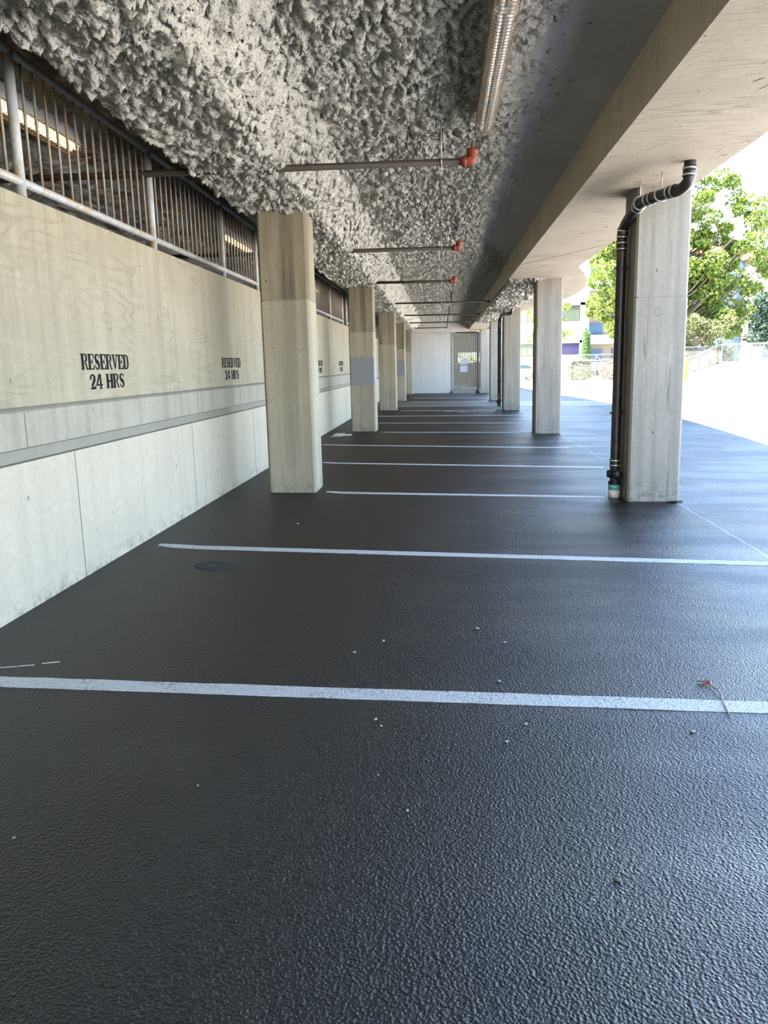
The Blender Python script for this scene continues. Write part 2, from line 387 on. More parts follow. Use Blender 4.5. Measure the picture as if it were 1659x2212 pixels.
for ya, yb, xa, xb, lab in lines:
    mb = MB(); n = 40; w = .058; vs = []
    for i in range(n + 1):
        t = i / n; x = xa + (xb - xa) * t
        yy = ya + (yb - ya) * (x + 2.4) / 4.9
        if xa > -2.5 and t < .06: yy += (.06 - t) * .9
        ww = w * (1 if t > .012 else .55)
        jit = .004
        vs += [(x, yy - ww + rng.uniform(-jit, jit), fz(x, yy) + .0035), (x, yy + ww + rng.uniform(-jit, jit), fz(x, yy) + .0035),
               (x, yy - ww, fz(x, yy) - .004), (x, yy + ww, fz(x, yy) - .004)]
    fs = []
    for i in range(n):
        a = 4 * i; b = a + 4
        fs += [(a, b, b + 1, a + 1), (a + 2, a + 3, b + 3, b + 2), (a, a + 2, b + 2, b), (a + 1, b + 1, b + 3, a + 3)]
    fs += [(0, 1, 3, 2), (4 * n, 4 * n + 2, 4 * n + 3, 4 * n + 1)]
    mb.add(vs, fs)
    tag(fix(mb.build('stall_line', M['paint'])), lab, 'parking line', 'painted stall lines on the asphalt')

# ------------------------------------------------------------------ left wall and upper deck
prof = [(-2.60, -.2), (-2.60, .955), (-2.632, .962), (-2.632, 1.035), (-2.588, 1.047), (-2.588, 1.268), (-2.602, 1.278), (-2.616, 1.288), (-2.60, 1.300),
        (-2.60, 2.592), (-2.61, 2.6), (-2.88, 2.6), (-2.88, -.2)]
mis = [0, 2, 2, 2, 1, 1, 2, 2, 3, 3, 3, 3, 0]
mb = MB(); mb.extrude_y(prof, -14, 44, mis)
struct(fix(mb.build('wall_left', [M['wall_low'], M['wall_band'], M['wall_strip'], M['wall_up']])))
mb = MB()
for y in [-2.66, 0, 2.68, 5.34, 7.99, 10.68, 13.3, 16.0, 18.7, 21.3]:
    mb.box((-2.61, y - .004, fz(-2.6, y)), (-2.5985, y + .004, .955))
for y in [4.7, 8.2, 12.0, 16.5, 20.0]:
    mb.box((-2.60, y - .004, 1.05), (-2.5865, y + .004, 1.266))
for y in (7.32, 12.2, 15.6, 19.1):
    mb.box((-2.61, y - .005, 1.31), (-2.5992, y + .005, 2.59), 1)
struct(mb.build('trim_1', [plain('wall_joint_dark', (.10, .095, .085), .9), M['wall_strip']]))  # thin dark strips marking the panel joints of the wall
mb = MB(); mb.box((-9.5, -14, 2.3), (-2.88, 44, 2.55)); struct(mb.build('floor_upper', M['slab']))
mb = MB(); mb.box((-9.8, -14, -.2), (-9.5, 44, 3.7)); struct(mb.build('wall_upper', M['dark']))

# ------------------------------------------------------------------ slab, beam, building above
outl = [(2.575, -14), (2.575, 15.4), (2.72, 16.0), (2.886, 16.59), (3.196, 18.0), (3.418, 19.42), (3.53, 21.0), (3.55, 22.2), (3.5, 23.4), (3.30, 25.3), (2.95, 27.2), (2.55, 29), (2.3, 31.5), (2.3, 46)]
out2 = outl[:2] + [(p.x, p.y) for p in smooth_path([(x, y, 0) for x, y in outl[2:-1]], 4)] + outl[-1:]
mb = MB(); mb.prism([(-9.8, -14)] + out2 + [(-9.8, 46)], 3.66, 3.95); struct(fix(mb.build('ceiling', M['slab'])))
mb = MB(); mb.prism([(1.438, -14)] + out2 + [(1.438, 46)], 3.234, 3.67); struct(fix(mb.build('ceiling_beam', M['soffit'])))
o2b = [(x + .02, y) for x, y in out2]
mb = MB(); mb.prism([(-9.8, -14)] + o2b + [(-9.8, 46)], 3.95, 6.3); struct(fix(mb.build('wall_above', M['facade'])))
mb = MB(); mb.prism([(x - .004, y) for x, y in out2[1:]] + [(x + .035, y) for x, y in out2[1:]][::-1], 3.25, 3.95); struct(fix(mb.build('trim_2', M['facade'])))
mb = MB(); mb.box((-2.4, 41.7, 3.12), (1.438, 42.0, 3.66)); struct(mb.build('wall_lintel', M['slab']))
# thin casting seam across the beam soffit
mb = MB(); mb.add([(1.44, 14.9, 3.2315), (2.57, 12.6, 3.2315), (2.57, 12.63, 3.2315), (1.44, 14.93, 3.2315), (1.44, 14.9, 3.24), (2.57, 12.6, 3.24), (2.57, 12.63, 3.24), (1.44, 14.93, 3.24)],
                  [(0, 1, 2, 3), (4, 5, 6, 7), (0, 1, 5, 4), (1, 2, 6, 5), (2, 3, 7, 6), (3, 0, 4, 7)])
struct(fix(mb.build('trim_3', M['wall_strip'])))

def fluff_sheet(name, xs, ys, zfun):
    X, Yg = np.meshgrid(xs, ys)
    Z = zfun(X, Yg)
    jx = (perlin(X * 31, Yg * 31) * .012); jy = (perlin(X * 31 + 50, Yg * 31) * .012)
    V = np.stack([X + jx, Yg + jy, Z], -1).reshape(-1, 3); nx = len(xs); ny = len(ys)
    i = np.arange(nx * ny).reshape(ny, nx)
    Fq = np.stack([i[:-1, :-1], i[1:, :-1], i[1:, 1:], i[:-1, 1:]], -1).reshape(-1, 4)
    me = bpy.data.meshes.new(name); me.vertices.add(len(V)); me.vertices.foreach_set('co', V.ravel())
    me.loops.add(Fq.size); me.loops.foreach_set('vertex_index', Fq.ravel().astype(np.int32))
    me.polygons.add(len(Fq)); me.polygons.foreach_set('loop_start', np.arange(0, Fq.size, 4, dtype=np.int32))
    me.materials.append(M['fluff']); me.update(calc_edges=True); me.validate()
    o = bpy.data.objects.new(name, me); COL.objects.link(o); return struct(o)
def clumps(X, Y):
    big = perlin(X * 2.6, Y * 2.6) * .030 + perlin(X * 6 + 9, Y * 6) * .022
    wx = X + perlin(X * 5 + 20, Y * 5) * .05; wy = Y + perlin(X * 5, Y * 5 + 20) * .05
    c = -np.abs(perlin(wx * 12, wy * 12)) * .085 - np.abs(perlin(wx * 24 + 5, wy * 24)) * .052 - np.abs(perlin(wx * 47 + 5, wy * 47)) * .028
    return big + c + .06
def main_z(X, Y):
    z = np.full_like(X, 3.60)
    s = lambda a, b, v: np.clip((v - a) / (b - a), 0, 1)
    wob = perlin(X * .0 + 3, Y * 1.1) * .10 + perlin(X * 0 + 8, Y * 3.1) * .05
    drop = s(-2.43, -2.23, X) * (1 - s(-1.42 + wob, -1.0 + wob, X))
    z = z - .365 * drop
    ed = .72 + .85 * s(15.0, 17.5, Y) + perlin(X * 0 + 1, Y * 1.7) * .10 + perlin(X * 3.3, Y * 3.3) * .09 + perlin(X * 11, Y * 11) * .05
    fade = s(-.16, .10, X - ed)
    z = z + .085 * fade
    far = s(.10, .55, X - ed)
    c = clumps(X, Y) * (1 - .55 * s(-.45, .1, X - ed))
    spec = np.where(perlin(X * 16, Y * 16) > .50 + .42 * far, -.018, .05)
    z2 = 3.668 + spec
    zz = z + c
    zz = np.where(X - ed > .06, np.minimum(z2, 3.69), zz)
    return zz
xs = np.concatenate([np.arange(-6.0, -2.6, .06), np.arange(-2.6, 1.45, .017)])
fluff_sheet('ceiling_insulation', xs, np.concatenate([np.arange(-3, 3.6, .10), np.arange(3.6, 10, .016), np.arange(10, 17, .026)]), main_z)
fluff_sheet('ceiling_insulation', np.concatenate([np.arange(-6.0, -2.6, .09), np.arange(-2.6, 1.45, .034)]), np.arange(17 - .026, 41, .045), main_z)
def patch_z(X, Y):
    s = lambda a, b, v: np.clip((v - a) / (b - a), 0, 1)
    n = perlin(X * 2.2, Y * 1.3) * .18 + perlin(X * 7, Y * 7) * .06
    m = s(17.15, 17.5, Y + n) * (1 - s(33.6, 34.1, Y + n)) * s(1.40, 1.50, X + n * .3) * (1 - s(2.30, 2.52, X + n * .6))
    return np.where(m > .02, 3.262 - .085 * m + clumps(X, Y) * (.3 + .9 * m) * 1.1, 3.30)
fluff_sheet('ceiling_insulation', np.arange(1.46, 2.56, .03), np.arange(16.9, 34.4, .04), patch_z)

# ------------------------------------------------------------------ columns
def column(x0, x1, yf, ztop, zj, mats, lab, group, patch=None, mark=False):
    zb = fz(x0, yf) - .08; dep = .56
    o = empty('concrete_column', ((x0 + x1) / 2, yf + dep / 2, fz((x0 + x1) / 2, yf)), lab, 'column', group)
    L = Vector(o.location)
    def A(x, y, z): return (x - L.x, y - L.y, z - L.z)
    mb = MB()
    mb.cbox(A(x0, yf, zb), A(x1, yf + dep, zj - .008), .022, 0)
    mb.cbox(A(x0 + .006, yf + .006, zj - .012), A(x1 - .006, yf + dep - .006, zj + .012), .03, 2)
    mb.cbox(A(x0 + .003, yf + .003, zj + .006), A(x1 - .003, yf + dep - .003, ztop), .022, 1)
    fix(mb.build('column_shaft', mats, o))
    if patch:
        mb = MB(); mb.cbox(A(x0 - .0015, yf - .0015, patch[0]), A(x1 + .0015, yf + dep + .0015, patch[1]), .022)
        fix(mb.build('paint_patch', M['grey_paint'], o))['label'] = 'flat grey paint over the concrete'
    if mark:
        cx, cz = 2.272, 1.985; mb = MB(); pts = []
        for k in range(25):
            t = k / 24 * 2 * math.pi
            pts.append((cx + .030 * math.copysign(abs(math.cos(t)) ** .7, math.cos(t)), cz + .044 * math.copysign(abs(math.sin(t)) ** .7, math.sin(t))))
        for k in range(24):
            a, b = pts[k], pts[k + 1]; ia = (cx + (a[0] - cx) * .62, cz + (a[1] - cz) * .72); ib = (cx + (b[0] - cx) * .62, cz + (b[1] - cz) * .72)
            q = [a, b, ib, ia]
            mb.add([A(u, yf - .0012, w) for u, w in q] + [A(u, yf + .001, w) for u, w in q], [(0, 1, 2, 3), (0, 4, 5, 1), (1, 5, 6, 2), (2, 6, 7, 3), (3, 7, 4, 0)])
        fix(mb.build('stencilled_zero', M['faint'], o))
    return o
LY = [9.164, 17.94, 26.353, 33.2, 41.0]; RY = [8.638, 17.314, 26.231, 33.313, 42.06]
gl, gr = 'columns along the wall side', 'columns along the open side'
ml = [M['col_warm'], M['col_warm_top'], M['wall_strip']]; mr = [M['col_grey'], M['col_grey'], M['wall_strip']]
ll = ['largest brown-streaked square concrete column, first of the row along the wall',
      'second square concrete column of the wall row, with a grey paint band',
      'third square concrete column of the wall row, bare and dark-streaked',
      'fourth square concrete column of the wall row, with a faded grey band',
      'last narrow-looking concrete column of the wall row, beside the pale end panel']
lr = ['largest grey square concrete column on the open side, black pipe at its corner',
      'second grey concrete column on the open side, with a vertical crack and no pipe',
      'third concrete column on the open side, with a thin black pipe beside it',
      'fourth concrete column on the open side, half hidden behind the third',
      'last concrete column on the open side, next to the barred gate']
for i in range(5):
    column(-2.08, -1.515, LY[i], 3.36, [2.265, 2.25, 2.18, 2.15, 2.15][i], ml, ll[i], gl, [None, (1.07, 1.70), None, (1.07, 1.70), None][i])
    column(2.026, 2.582, RY[i], 3.2345, [2.14, 2.22, 2.21, 2.2, 2.2][i], mr, lr[i], gr, None, i == 0)

# ------------------------------------------------------------------ stencilled bay signs
def arc(cx, cy, rx, ry, a0, a1, n=8): return [(cx + rx * math.cos(math.radians(a0 + (a1 - a0) * k / n)), cy + ry * math.sin(math.radians(a0 + (a1 - a0) * k / n))) for k in range(n + 1)]
STEM = [(0, 0), (.34, 0), (.34, .08), (.32, .09), (.32, .91), (.34, .92), (.34, 1), (-.03, 1), (-.03, .92), (.03, .91), (.03, .09), (-.03, .08)]
def stroke(pts, ws):
    P = [Vector((a, b, 0)) for a, b in pts]; L = []; R = []
    for i, q in enumerate(P):
        t = (P[min(i + 1, len(P) - 1)] - P[max(i - 1, 0)]).normalized(); nn = Vector((-t.y, t.x, 0)) * ws[i] * .66
        L.append(((q + nn).x, (q + nn).y)); R.append(((q - nn).x, (q - nn).y))
    return L + R[::-1]
GLY = {
 'R': (.86, [STEM, [(.37, 1)] + arc(.55, .74, .24, .26, 90, -90) + [(.37, .48), (.37, .55)] + arc(.47, .74, .11, .185, -90, 90) + [(.37, .93)],
       [(.44, .46), (.62, .455), (.76, .12), (.86, .07), (.86, 0), (.66, 0)]]),
 'E': (.78, [STEM, [(.37, 1), (.76, 1), (.77, .70), (.71, .70), (.62, .92), (.37, .92)], [(.37, .54), (.46, .54), (.53, .66), (.58, .66), (.58, .34), (.53, .34), (.46, .46), (.37, .46)],
       [(.37, 0), (.76, 0), (.78, .30), (.72, .30), (.62, .08), (.37, .08)]]),
 'S': (.76, [stroke([(.66, .72), (.64, .86), (.52, .955), (.36, .965), (.2, .88), (.15, .72), (.24, .58), (.36, .50)], [.03, .09, .06, .07, .15, .19, .2, .22]),
             stroke([(.40, .50), (.52, .42), (.61, .28), (.56, .12), (.40, .035), (.24, .045), (.12, .15), (.09, .30)], [.22, .2, .19, .15, .07, .06, .09, .03])]),
 'V': (.86, [[(0, 1), (.34, 1), (.34, .93), (.30, .92), (.46, .28), (.39, 0), (.35, 0), (.07, .92), (0, .93)], [(.50, 1), (.86, 1), (.86, .93), (.77, .92), (.50, .06), (.47, .20), (.66, .92), (.50, .93)]]),
 'D': (.86, [STEM, [(.37, 1)] + arc(.50, .5, .35, .5, 90, -90, 12) + [(.37, 0), (.37, .08)] + arc(.46, .5, .15, .42, -90, 90, 12) + [(.37, .92)]]),
 'H': (.90, [STEM, [(x + .57, y) for x, y in STEM], [(.29, .44), (.61, .44), (.61, .56), (.29, .56)]]),
 '2': (.76, [stroke([(.12, .66), (.14, .86), (.30, .95), (.50, .93), (.60, .80), (.58, .62), (.42, .42), (.20, .20)], [.18, .12, .08, .12, .19, .2, .18, .12]),
             [(.05, 0), (.72, 0), (.74, .28), (.68, .28), (.60, .17), (.24, .17), (.08, .1)]]),
 '4': (.82, [[(0, .22), (.42, .22), (.42, .33), (.15, .33), (.42, .76), (.42, 1), (.37, 1), (0, .36)], [(.46, 1), (.66, 1), (.66, .07), (.75, .06), (.75, 0), (.37, 0), (.37, .06), (.46, .07)], [(.70, .22), (.82, .22), (.82, .33), (.70, .33)]])}
def text_poly(mb, txt, y0, y1, z0, z1):
    ws = [(GLY[c][0] if c != ' ' else .42) for c in txt]; gap = .06; tot = sum(ws) + gap * (len(txt) - 1); k = (y1 - y0) / tot; u = 0
    for c, w in zip(txt, ws):
        if c != ' ':
            for pl in GLY[c][1]:
                q = [(y0 + (u + a) * k, z0 + b * (z1 - z0)) for a, b in pl]; n = len(q)
                mb.add([(.0022, a, b) for a, b in q] + [(-.003, a, b) for a, b in q], [tuple(range(n))] + [(i, (i + 1) % n, n + (i + 1) % n, n + i) for i in range(n)])
        u += w + gap
for yc, lab in [(6.01, 'large black stencilled RESERVED 24 HRS on the wall, before the first column'),
                (9.70, 'black stencilled RESERVED 24 HRS on the wall close against the first column'),
                (16.85, 'black stencilled RESERVED 24 HRS half hidden by the first column edge'),
                (20.5, 'small black stencilled RESERVED 24 HRS close before the second column')]:
    mb = MB(); text_poly(mb, 'RESERVED', -.435, .435, .145, .262); text_poly(mb, '24 HRS', -.32, .32, 0, .112)
    tag(fix(mb.build('stencilled_sign', M['stencil'], loc=(-2.60, yc, 1.374))), lab, 'sign', 'stencilled bay signs on the wall')

# ------------------------------------------------------------------ railings on the wall
XR = -2.70
bal_me = MB().tube([(0, 0, 2.72), (0, 0, 3.50)], .0095, 6).mesh('baluster', M['baluster'], True)
post_me = MB().tube([(0, 0, 2.59), (0, 0, 3.50)], .033, 12).mesh('post', M['rail'], True)
for posts, lab in [([.35, 2.75, 5.16, 7.53, 9.94, 11.75], 'long rusty grey pipe railing with thin bars, on the wall before the first column'),
                   ([12.3, 14.7, 17.1, 19.45, 21.9], 'grey barred railing section on the wall between the first and second columns'),
                   ([22.75, 25.2, 27.6, 30.0], 'sliver of barred railing on the wall beyond the second column')]:
    o = empty('railing', (XR, posts[0], 2.6), lab, 'railing', 'railings on the wall'); dy = posts[0]
    for nm, z, r in (('top_rail', 3.50, .030), ('bottom_rail', 2.72, .030)):
        MB().tube([(0, -.12 if z > 3 else -.02, z - 2.6), (0, posts[-1] - dy + (.12 if z > 3 else .02), z - 2.6)], r, 12).build(nm, M['rail'], o, True)
    for a in posts: inst('post', post_me, o, (0, a - dy, -2.6))
    for a, b in zip(posts, posts[1:]):
        n = 15 if b - a > 2 else 11
        for k in range(1, n + 1):
            if posts[0] < 1 and a < 2: continue
            inst('baluster', bal_me, o, (0, a - dy + (b - a) * k / (n + 1), -2.6))

# ------------------------------------------------------------------ sprinkler pipes
sp = [(7.4, .27, True, 'first sprinkler pipe under the fluffy ceiling, with a red elbow and upright head'),
      (12.65, .27, True, 'second sprinkler pipe from the camera, its red elbow by a steel bracket'),
      (17.6, .28, True, 'third sprinkler pipe from the camera, with a small red end'),
      (23.6, 1.42, False, 'fourth sprinkler pipe, running on to the dark beam face'),
      (29.4, 1.42, False, 'fifth sprinkler pipe, thin and black, reaching the dark beam face'),
      (34.6, 1.42, False, 'sixth sprinkler pipe, thin dark line above the far floor'),
      (39.6, .30, False, 'last short sprinkler pipe just before the pale end panel')]
for i, (y, xe, red, lab) in enumerate(sp):
    o = empty('sprinkler_pipe', (xe, y, 3.26), lab, 'pipe', 'sprinkler pipes under the ceiling')
    x0 = -6.0 - xe if i < 2 else -1.5 - xe
    MB().tube([(x0, .25 * 0, .02), (-.05, 0, 0)], .030 if i < 3 else .024, 12).build('pipe_run', M['sprinkler'], o, True)
    if red:
        e = MB(); e.tube([(-.085, 0, 0), (-.07, 0, 0), (-.07, 0, 0), (-.03, 0, 0)], [.036, .036, .046, .046], 12)
        e.tube(smooth_path([(-.03, 0, 0), (.0, 0, 0), (.018, 0, .02), (.02, 0, .07)], 4), .044, 12)
        e.tube([(.02, 0, .06), (.02, 0, .10)], [.05, .05], 12)
        e.build('elbow_fitting', M['red_fit'], o, True)
        h = MB(); h.tube([(.02, 0, .10), (.02, 0, .13)], .014, 8); h.tube([(.005, 0, .13), (.003, 0, .165), (.02, 0, .175)], .004, 6); h.tube([(.035, 0, .13), (.037, 0, .165), (.02, 0, .175)], .004, 6)
        h.tube([(.02, 0, .172), (.02, 0, .178)], [.024, .024], 10)
        h.build('sprinkler_head', M['brass'], o, True)
    else:
        MB().tube([(-.05, 0, 0), (.0, 0, 0)], .036, 10).build('end_fitting', M['sprinkler'], o, True)
    r = MB(); r.tube([(.016 - xe, 0, -.036), (.016 - xe, 0, .41)], .006, 6); r.tube([(.016 - xe, 0.0, -.034), (.016 - xe, .04, 0), (.016 - xe, 0, .04), (.016 - xe, -.04, 0), (.016 - xe, 0, -.034)], .007, 6)
    r.build('hanger_rod', M['galv'], o, True)
    if i == 1:
        b = MB(); b.box((.005, -.35, .30), (.05, .55, .36)); b.build('bracket_bar', M['galv'], o)
    if i > 2:
        b = MB(); b.tube([(.3 - xe, 0, .02), (.3 - xe, 0, .30)], .02, 8); b.build('drop_nipple', M['sprinkler'], o, True)

# ------------------------------------------------------------------ wire-guarded lights
def guarded_light(loc, length, lit, lab, group, pitch=.048):
    o = empty('fluorescent_light', loc, lab, 'light', group)
    L = length / 2
    b = MB(); b.add([(-.05, -L, .05), (.05, -L, .05), (.05, L, .05), (-.05, L, .05), (-.062, -L, 0.0), (.062, -L, 0.0), (.062, L, 0.0), (-.062, L, 0.0)],
                    [(0, 1, 2, 3), (4, 7, 6, 5), (0, 4, 5, 1), (1, 5, 6, 2), (2, 6, 7, 3), (3, 7, 4, 0)])
    b.box((-.04, -L, .05), (.04, L, .14)); fix(b.build('housing', M['lamp_white'], o))
    for sx in (-.028, .028):
        t = MB(); half = 2 if not lit else 1
        for k in range(half):
            a = -L + .03 + k * (2 * L / half); e = a + 2 * L / half - .06
            t.tube([(sx, a, -.022), (sx, e, -.022)], .016, 10)
        t.build('tube', M['tube_on'] if lit else M['tube_off'], o, True)
    g = MB()
    ring = [(-.078, .0), (-.072, -.05), (-.045, -.07), (.0, -.073), (.045, -.07), (.072, -.05), (.078, .0)]
    n = int(length / pitch)
    for k in range(n + 1):
        y = -L + length * k / n; g.tube([(x, y, z) for x, z in ring], .0022, 4, True)
    for x, z in ring: g.tube([(x, -L, z), (x, L, z)], .0024, 4)
    g.build('wire_guard', M['wire'], o)
    return o
o = guarded_light((.385, 5.0, 3.50), 4.5, False, 'long unlit fluorescent fitting in a rusted wire guard, on the fluffy ceiling', 'guarded ceiling lights')
for y, lab in [(6.3, 'lit yellow guarded fluorescent light seen through the railing before the first column'),
               (13.0, 'lit yellow guarded light glimpsed past the bars beside the first column'),
               (20.3, 'lit yellow guarded light behind the railing between the first two columns')]:
    guarded_light((-3.25, y, 3.48), 1.9, True, lab, 'guarded ceiling lights', .06)

# ------------------------------------------------------------------ drain pipes
def drain_pipe(loc, lab):
    o = empty('drain_pipe', loc, lab, 'pipe', 'drain pipes from the beam'); ox, oy, oz = 1.945, 8.93, fz(1.945, 8.93)
    T = lambda p: (p[0] - ox, p[1] - oy, p[2] - oz)
    path = [(2.237, 7.62, 3.24), (2.236, 7.62, 3.13), (2.228, 7.63, 3.06), (2.18, 7.72, 3.01), (2.11, 7.92, 3.02), (2.06, 8.10, 3.03), (2.0, 8.28, 3.03), (1.972, 8.55, 2.985), (1.955, 8.84, 2.91), (1.945, 8.93, 2.80), (1.945, 8.93, 2.6), (1.945, 8.93, 2.0), (1.945, 8.93, .9), (1.945, 8.93, oz)]
    MB().tube(smooth_path([T(q) for q in path], 6), .052, 14).build('pipe_run', M['iron'], o, True)
    def band(c, d, w=.06, r=.058):
        c = Vector(T(c)); d = Vector(d).normalized(); e = empty_child('coupling')
        MB().tube([c - d * w, c + d * w], r, 14).build('rubber_sleeve', M['iron'], e, True)
        for s in (-1, 1):
            MB().tube([c + d * (w * .62 * s - .009), c + d * (w * .62 * s + .009)], r + .004, 14).build('hose_clamp', M['clamp'], e, True)
    def empty_child(n):
        e = bpy.data.objects.new(n, None); COL.objects.link(e); e.parent = o; e.empty_display_size = .05; return e
    band((2.236, 7.62, 3.145), (0, 0, 1), .045); band((2.145, 7.82, 3.018), (-.07, .2, .01)); band((2.035, 8.18, 3.03), (-.06, .18, 0)); band((1.988, 8.42, 3.01), (-.03, .27, -.045))
    band((1.947, 8.915, 2.83), (-.005, .05, -.2), .05); band((1.945, 8.93, 2.70), (0, 0, 1), .05); band((1.945, 8.93, .36), (0, 0, 1), .045)
    c = MB(); c.tube([T((1.945, 8.93, .24)), T((1.945, 8.80, .24)), T((1.945, 8.80, .24)), T((1.945, 8.785, .24))], [.045, .045, .056, .056], 14)
    c.tube([T((1.90, 8.93, .235)), T((1.862, 8.93, .235))], [.05, .04], 12); c.build('cleanout_cap', M['iron'], o, True)
    MB().tube([T((1.945, 8.93, .115)), T((1.945, 8.93, .15))], .070, 14).build('base_clamp', M['iron'], o, True)
    MB().tube([T((1.945, 8.93, .055)), T((1.945, 8.93, .115))], .066, 14).build('green_collar', M['green'], o, True)
    MB().tube([T((1.945, 8.93, -.04)), T((1.945, 8.93, .055))], .064, 14).build('base_collar', M['ivory'], o, True)
    for z in (2.47, .92):
        s = MB(); s.box(T((1.87, 8.915, z - .012)), T((2.03, 8.945, z + .012))); s.tube([T((1.945, 8.93, z - .015)), T((1.945, 8.93, z + .015))], .06, 14); s.build('pipe_strap', M['iron'], o)
    for x, y in ((2.09, 7.98), (1.985, 8.36)):
        h = MB(); h.tube([T((x, y, 3.24)), T((x, y, 3.09))], .006, 6)
        k = [(math.cos(a) * .064, math.sin(a) * .064) for a in [2 * math.pi * i / 14 for i in range(15)]]
        h.tube([T((x + a, y, 3.03 + b)) for a, b in k], .008, 6); h.build('hanger', M['galv'], o, True)
    return o
d1 = drain_pipe((1.945, 8.93, fz(1.945, 8.93)), 'black cast-iron drain pipe with green collar, beside the largest open-side column')
d3 = copy_tree(d1); d3.location = (1.915, 26.62, fz(1.915, 26.62)); d3['label'] = 'black drain pipe with white base, beside the third open-side column'
o = empty('black_conduit', (1.93, 41.9, fz(1.93, 41.9)), 'black pipe bent along the lintel and down beside the barred gate', 'pipe')
MB().tube(smooth_path([(-1.15, 0, 3.17), (-.35, 0, 3.14), (-.06, 0, 3.13), (-.0, 0, 3.02), (0, 0, 2.6), (0, 0, 1.2), (0, 0, 0)], 5), .045, 10).build('pipe_run', M['iron'], o, True)
MB().tube([(-1.0, 0, 3.16), (-1.0, 0, 3.52)], .05, 10).build('riser', M['iron'], o, True)
MB().tube([(0, 0, .02), (0, 0, .16)], .075, 12).build('base_collar', M['iron'], o, True)

# ------------------------------------------------------------------ far end: panel, gate
mb = MB(); mb.box((-1.62, 42.2, fz(0, 42)), (.575, 42.26, 3.14)); p = struct(mb.build('wall_far', [M['ply']]))
mb = MB()
for x in (-1.07, -.45, .18): mb.box((x - .006, 42.194, 0), (x + .006, 42.202, 3.12))
for a, b, z in ((-.1, .5, 2.15), (-.45, .3, 1.4)): mb.box((a, 42.195, z), (b, 42.202, z + .006))
struct(mb.build('trim_4', M['joint']))
mb = MB(); mb.box((.555, 42.15, -.05), (.61, 42.27, 3.16)); struct(mb.build('trim_5', M['white']))
mb = MB(); mb.box((.575, 42.0, -.1), (2.05, 46.0, .14)); struct(mb.build('kerb', M['wall_strip']))
g = empty('barred_gate', (.6, 43.0, .14), 'cream steel gate of upright bars at the far end, beside the pale panel', 'gate')
fr = MB(); fr.box((0, -.03, .02), (.05, .03, 2.92)); fr.box((1.29, -.04, 0), (1.37, .04, 2.92)); fr.box((0, -.03, 2.84), (1.37, .03, 2.92)); fr.box((0, -.025, 1.33), (1.3, .025, 1.37)); fr.box((0, -.025, .16), (1.3, .025, .20)); fr.build('gate_frame', M['gate'], g)
bm_ = MB().tube([(0, 0, .05), (0, 0, 2.86)], .017, 6).mesh('gate_bar', M['gate'])
for k in range(13): inst('gate_bar', bm_, g, (.06 + k * .098, 0, 0))
for x, z, h, lab in ((.72, 1.45, .27, 'blank white paper sheet tied high on the barred gate'), (.72, 1.06, .33, 'larger blank white paper sheet on the barred gate, under the other')):
    mb = MB(); mb.box((0, 0, 0), (.40, .012, h)); tag(mb.build('paper_notice', M['paper'], loc=(x - .27 + .55, 42.935, z)), lab, 'notice', 'paper notices on the gate')
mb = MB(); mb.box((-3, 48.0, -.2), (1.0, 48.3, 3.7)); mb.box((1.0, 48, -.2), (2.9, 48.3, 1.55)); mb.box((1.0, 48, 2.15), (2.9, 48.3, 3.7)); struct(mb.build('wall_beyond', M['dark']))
mb = MB(); mb.box((-9.8, 42.3, -.1), (-1.6, 48.3, 3.7)); struct(mb.build('wall_side', M['slab']))
# leaf litter against the gate foot
mb = MB()
for k in range(120):
    x = rng.uniform(.65, 1.95); y = rng.uniform(42.75, 43.15); s = rng.uniform(.02, .045); a = rng.uniform(0, 6.28); z = .142 + rng.uniform(0, .05)
    mb.add([(x + s * math.cos(a + t), y + s * math.sin(a + t), z + rng.uniform(0, .02)) for t in (0, 1.3, 3.1, 4.6)], [(0, 1, 2, 3)])
tag(mb.build('leaf_litter', M['autumn']), 'brown dead leaves gathered along the foot of the barred gate', 'leaves', kind='stuff')

# ------------------------------------------------------------------ foliage builders
LEAF = np.array([(0, -.5), (.28, -.22), (.5, .02), (.2, .12), (0, .5), (-.2, .12), (-.5, .02), (-.28, -.22)])
def leaf_mesh(name, centres, size, mat, up=.35):
    n = len(centres); c = np.asarray(centres)
    nrm = NR.normal(size=(n, 3)); nrm[:, 2] += up; nrm /= np.linalg.norm(nrm, axis=1)[:, None]
    t = NR.normal(size=(n, 3)); t -= (t * nrm).sum(1)[:, None] * nrm; t /= np.linalg.norm(t, axis=1)[:, None]; b = np.cross(nrm, t)
    s = size * NR.uniform(.6, 1.25, size=(n, 1, 1)); k = len(LEAF)
    V = c[:, None, :] + s * (LEAF[None, :, :1] * t[:, None, :] + LEAF[None, :, 1:] * b[:, None, :] + .12 * (np.abs(LEAF[None, :, :1]) * nrm[:, None, :]))
    V = V.reshape(-1, 3); me = bpy.data.meshes.new(name); me.vertices.add(len(V)); me.vertices.foreach_set('co', V.ravel())
    me.loops.add(n * k); me.loops.foreach_set('vertex_index', np.arange(n * k, dtype=np.int32)); me.polygons.add(n)
    me.polygons.foreach_set('loop_start', np.arange(0, n * k, k, dtype=np.int32)); me.materials.append(mat); me.update(calc_edges=True)
    return me
def leaf_obj(name, centres, size, mat, parent, up=.35):
    o = bpy.data.objects.new(name, leaf_mesh(name, centres, size, mat, up)); COL.objects.link(o)
    if parent: o.parent = parent
    return o
def cluster(c, r, n, sq=.75):
    d = NR.normal(size=(n, 3)); d /= np.linalg.norm(d, axis=1)[:, None]
    return np.asarray(c) + d * (NR.uniform(.25, 1, size=(n, 1)) ** .5) * np.array([r, r, r * sq])
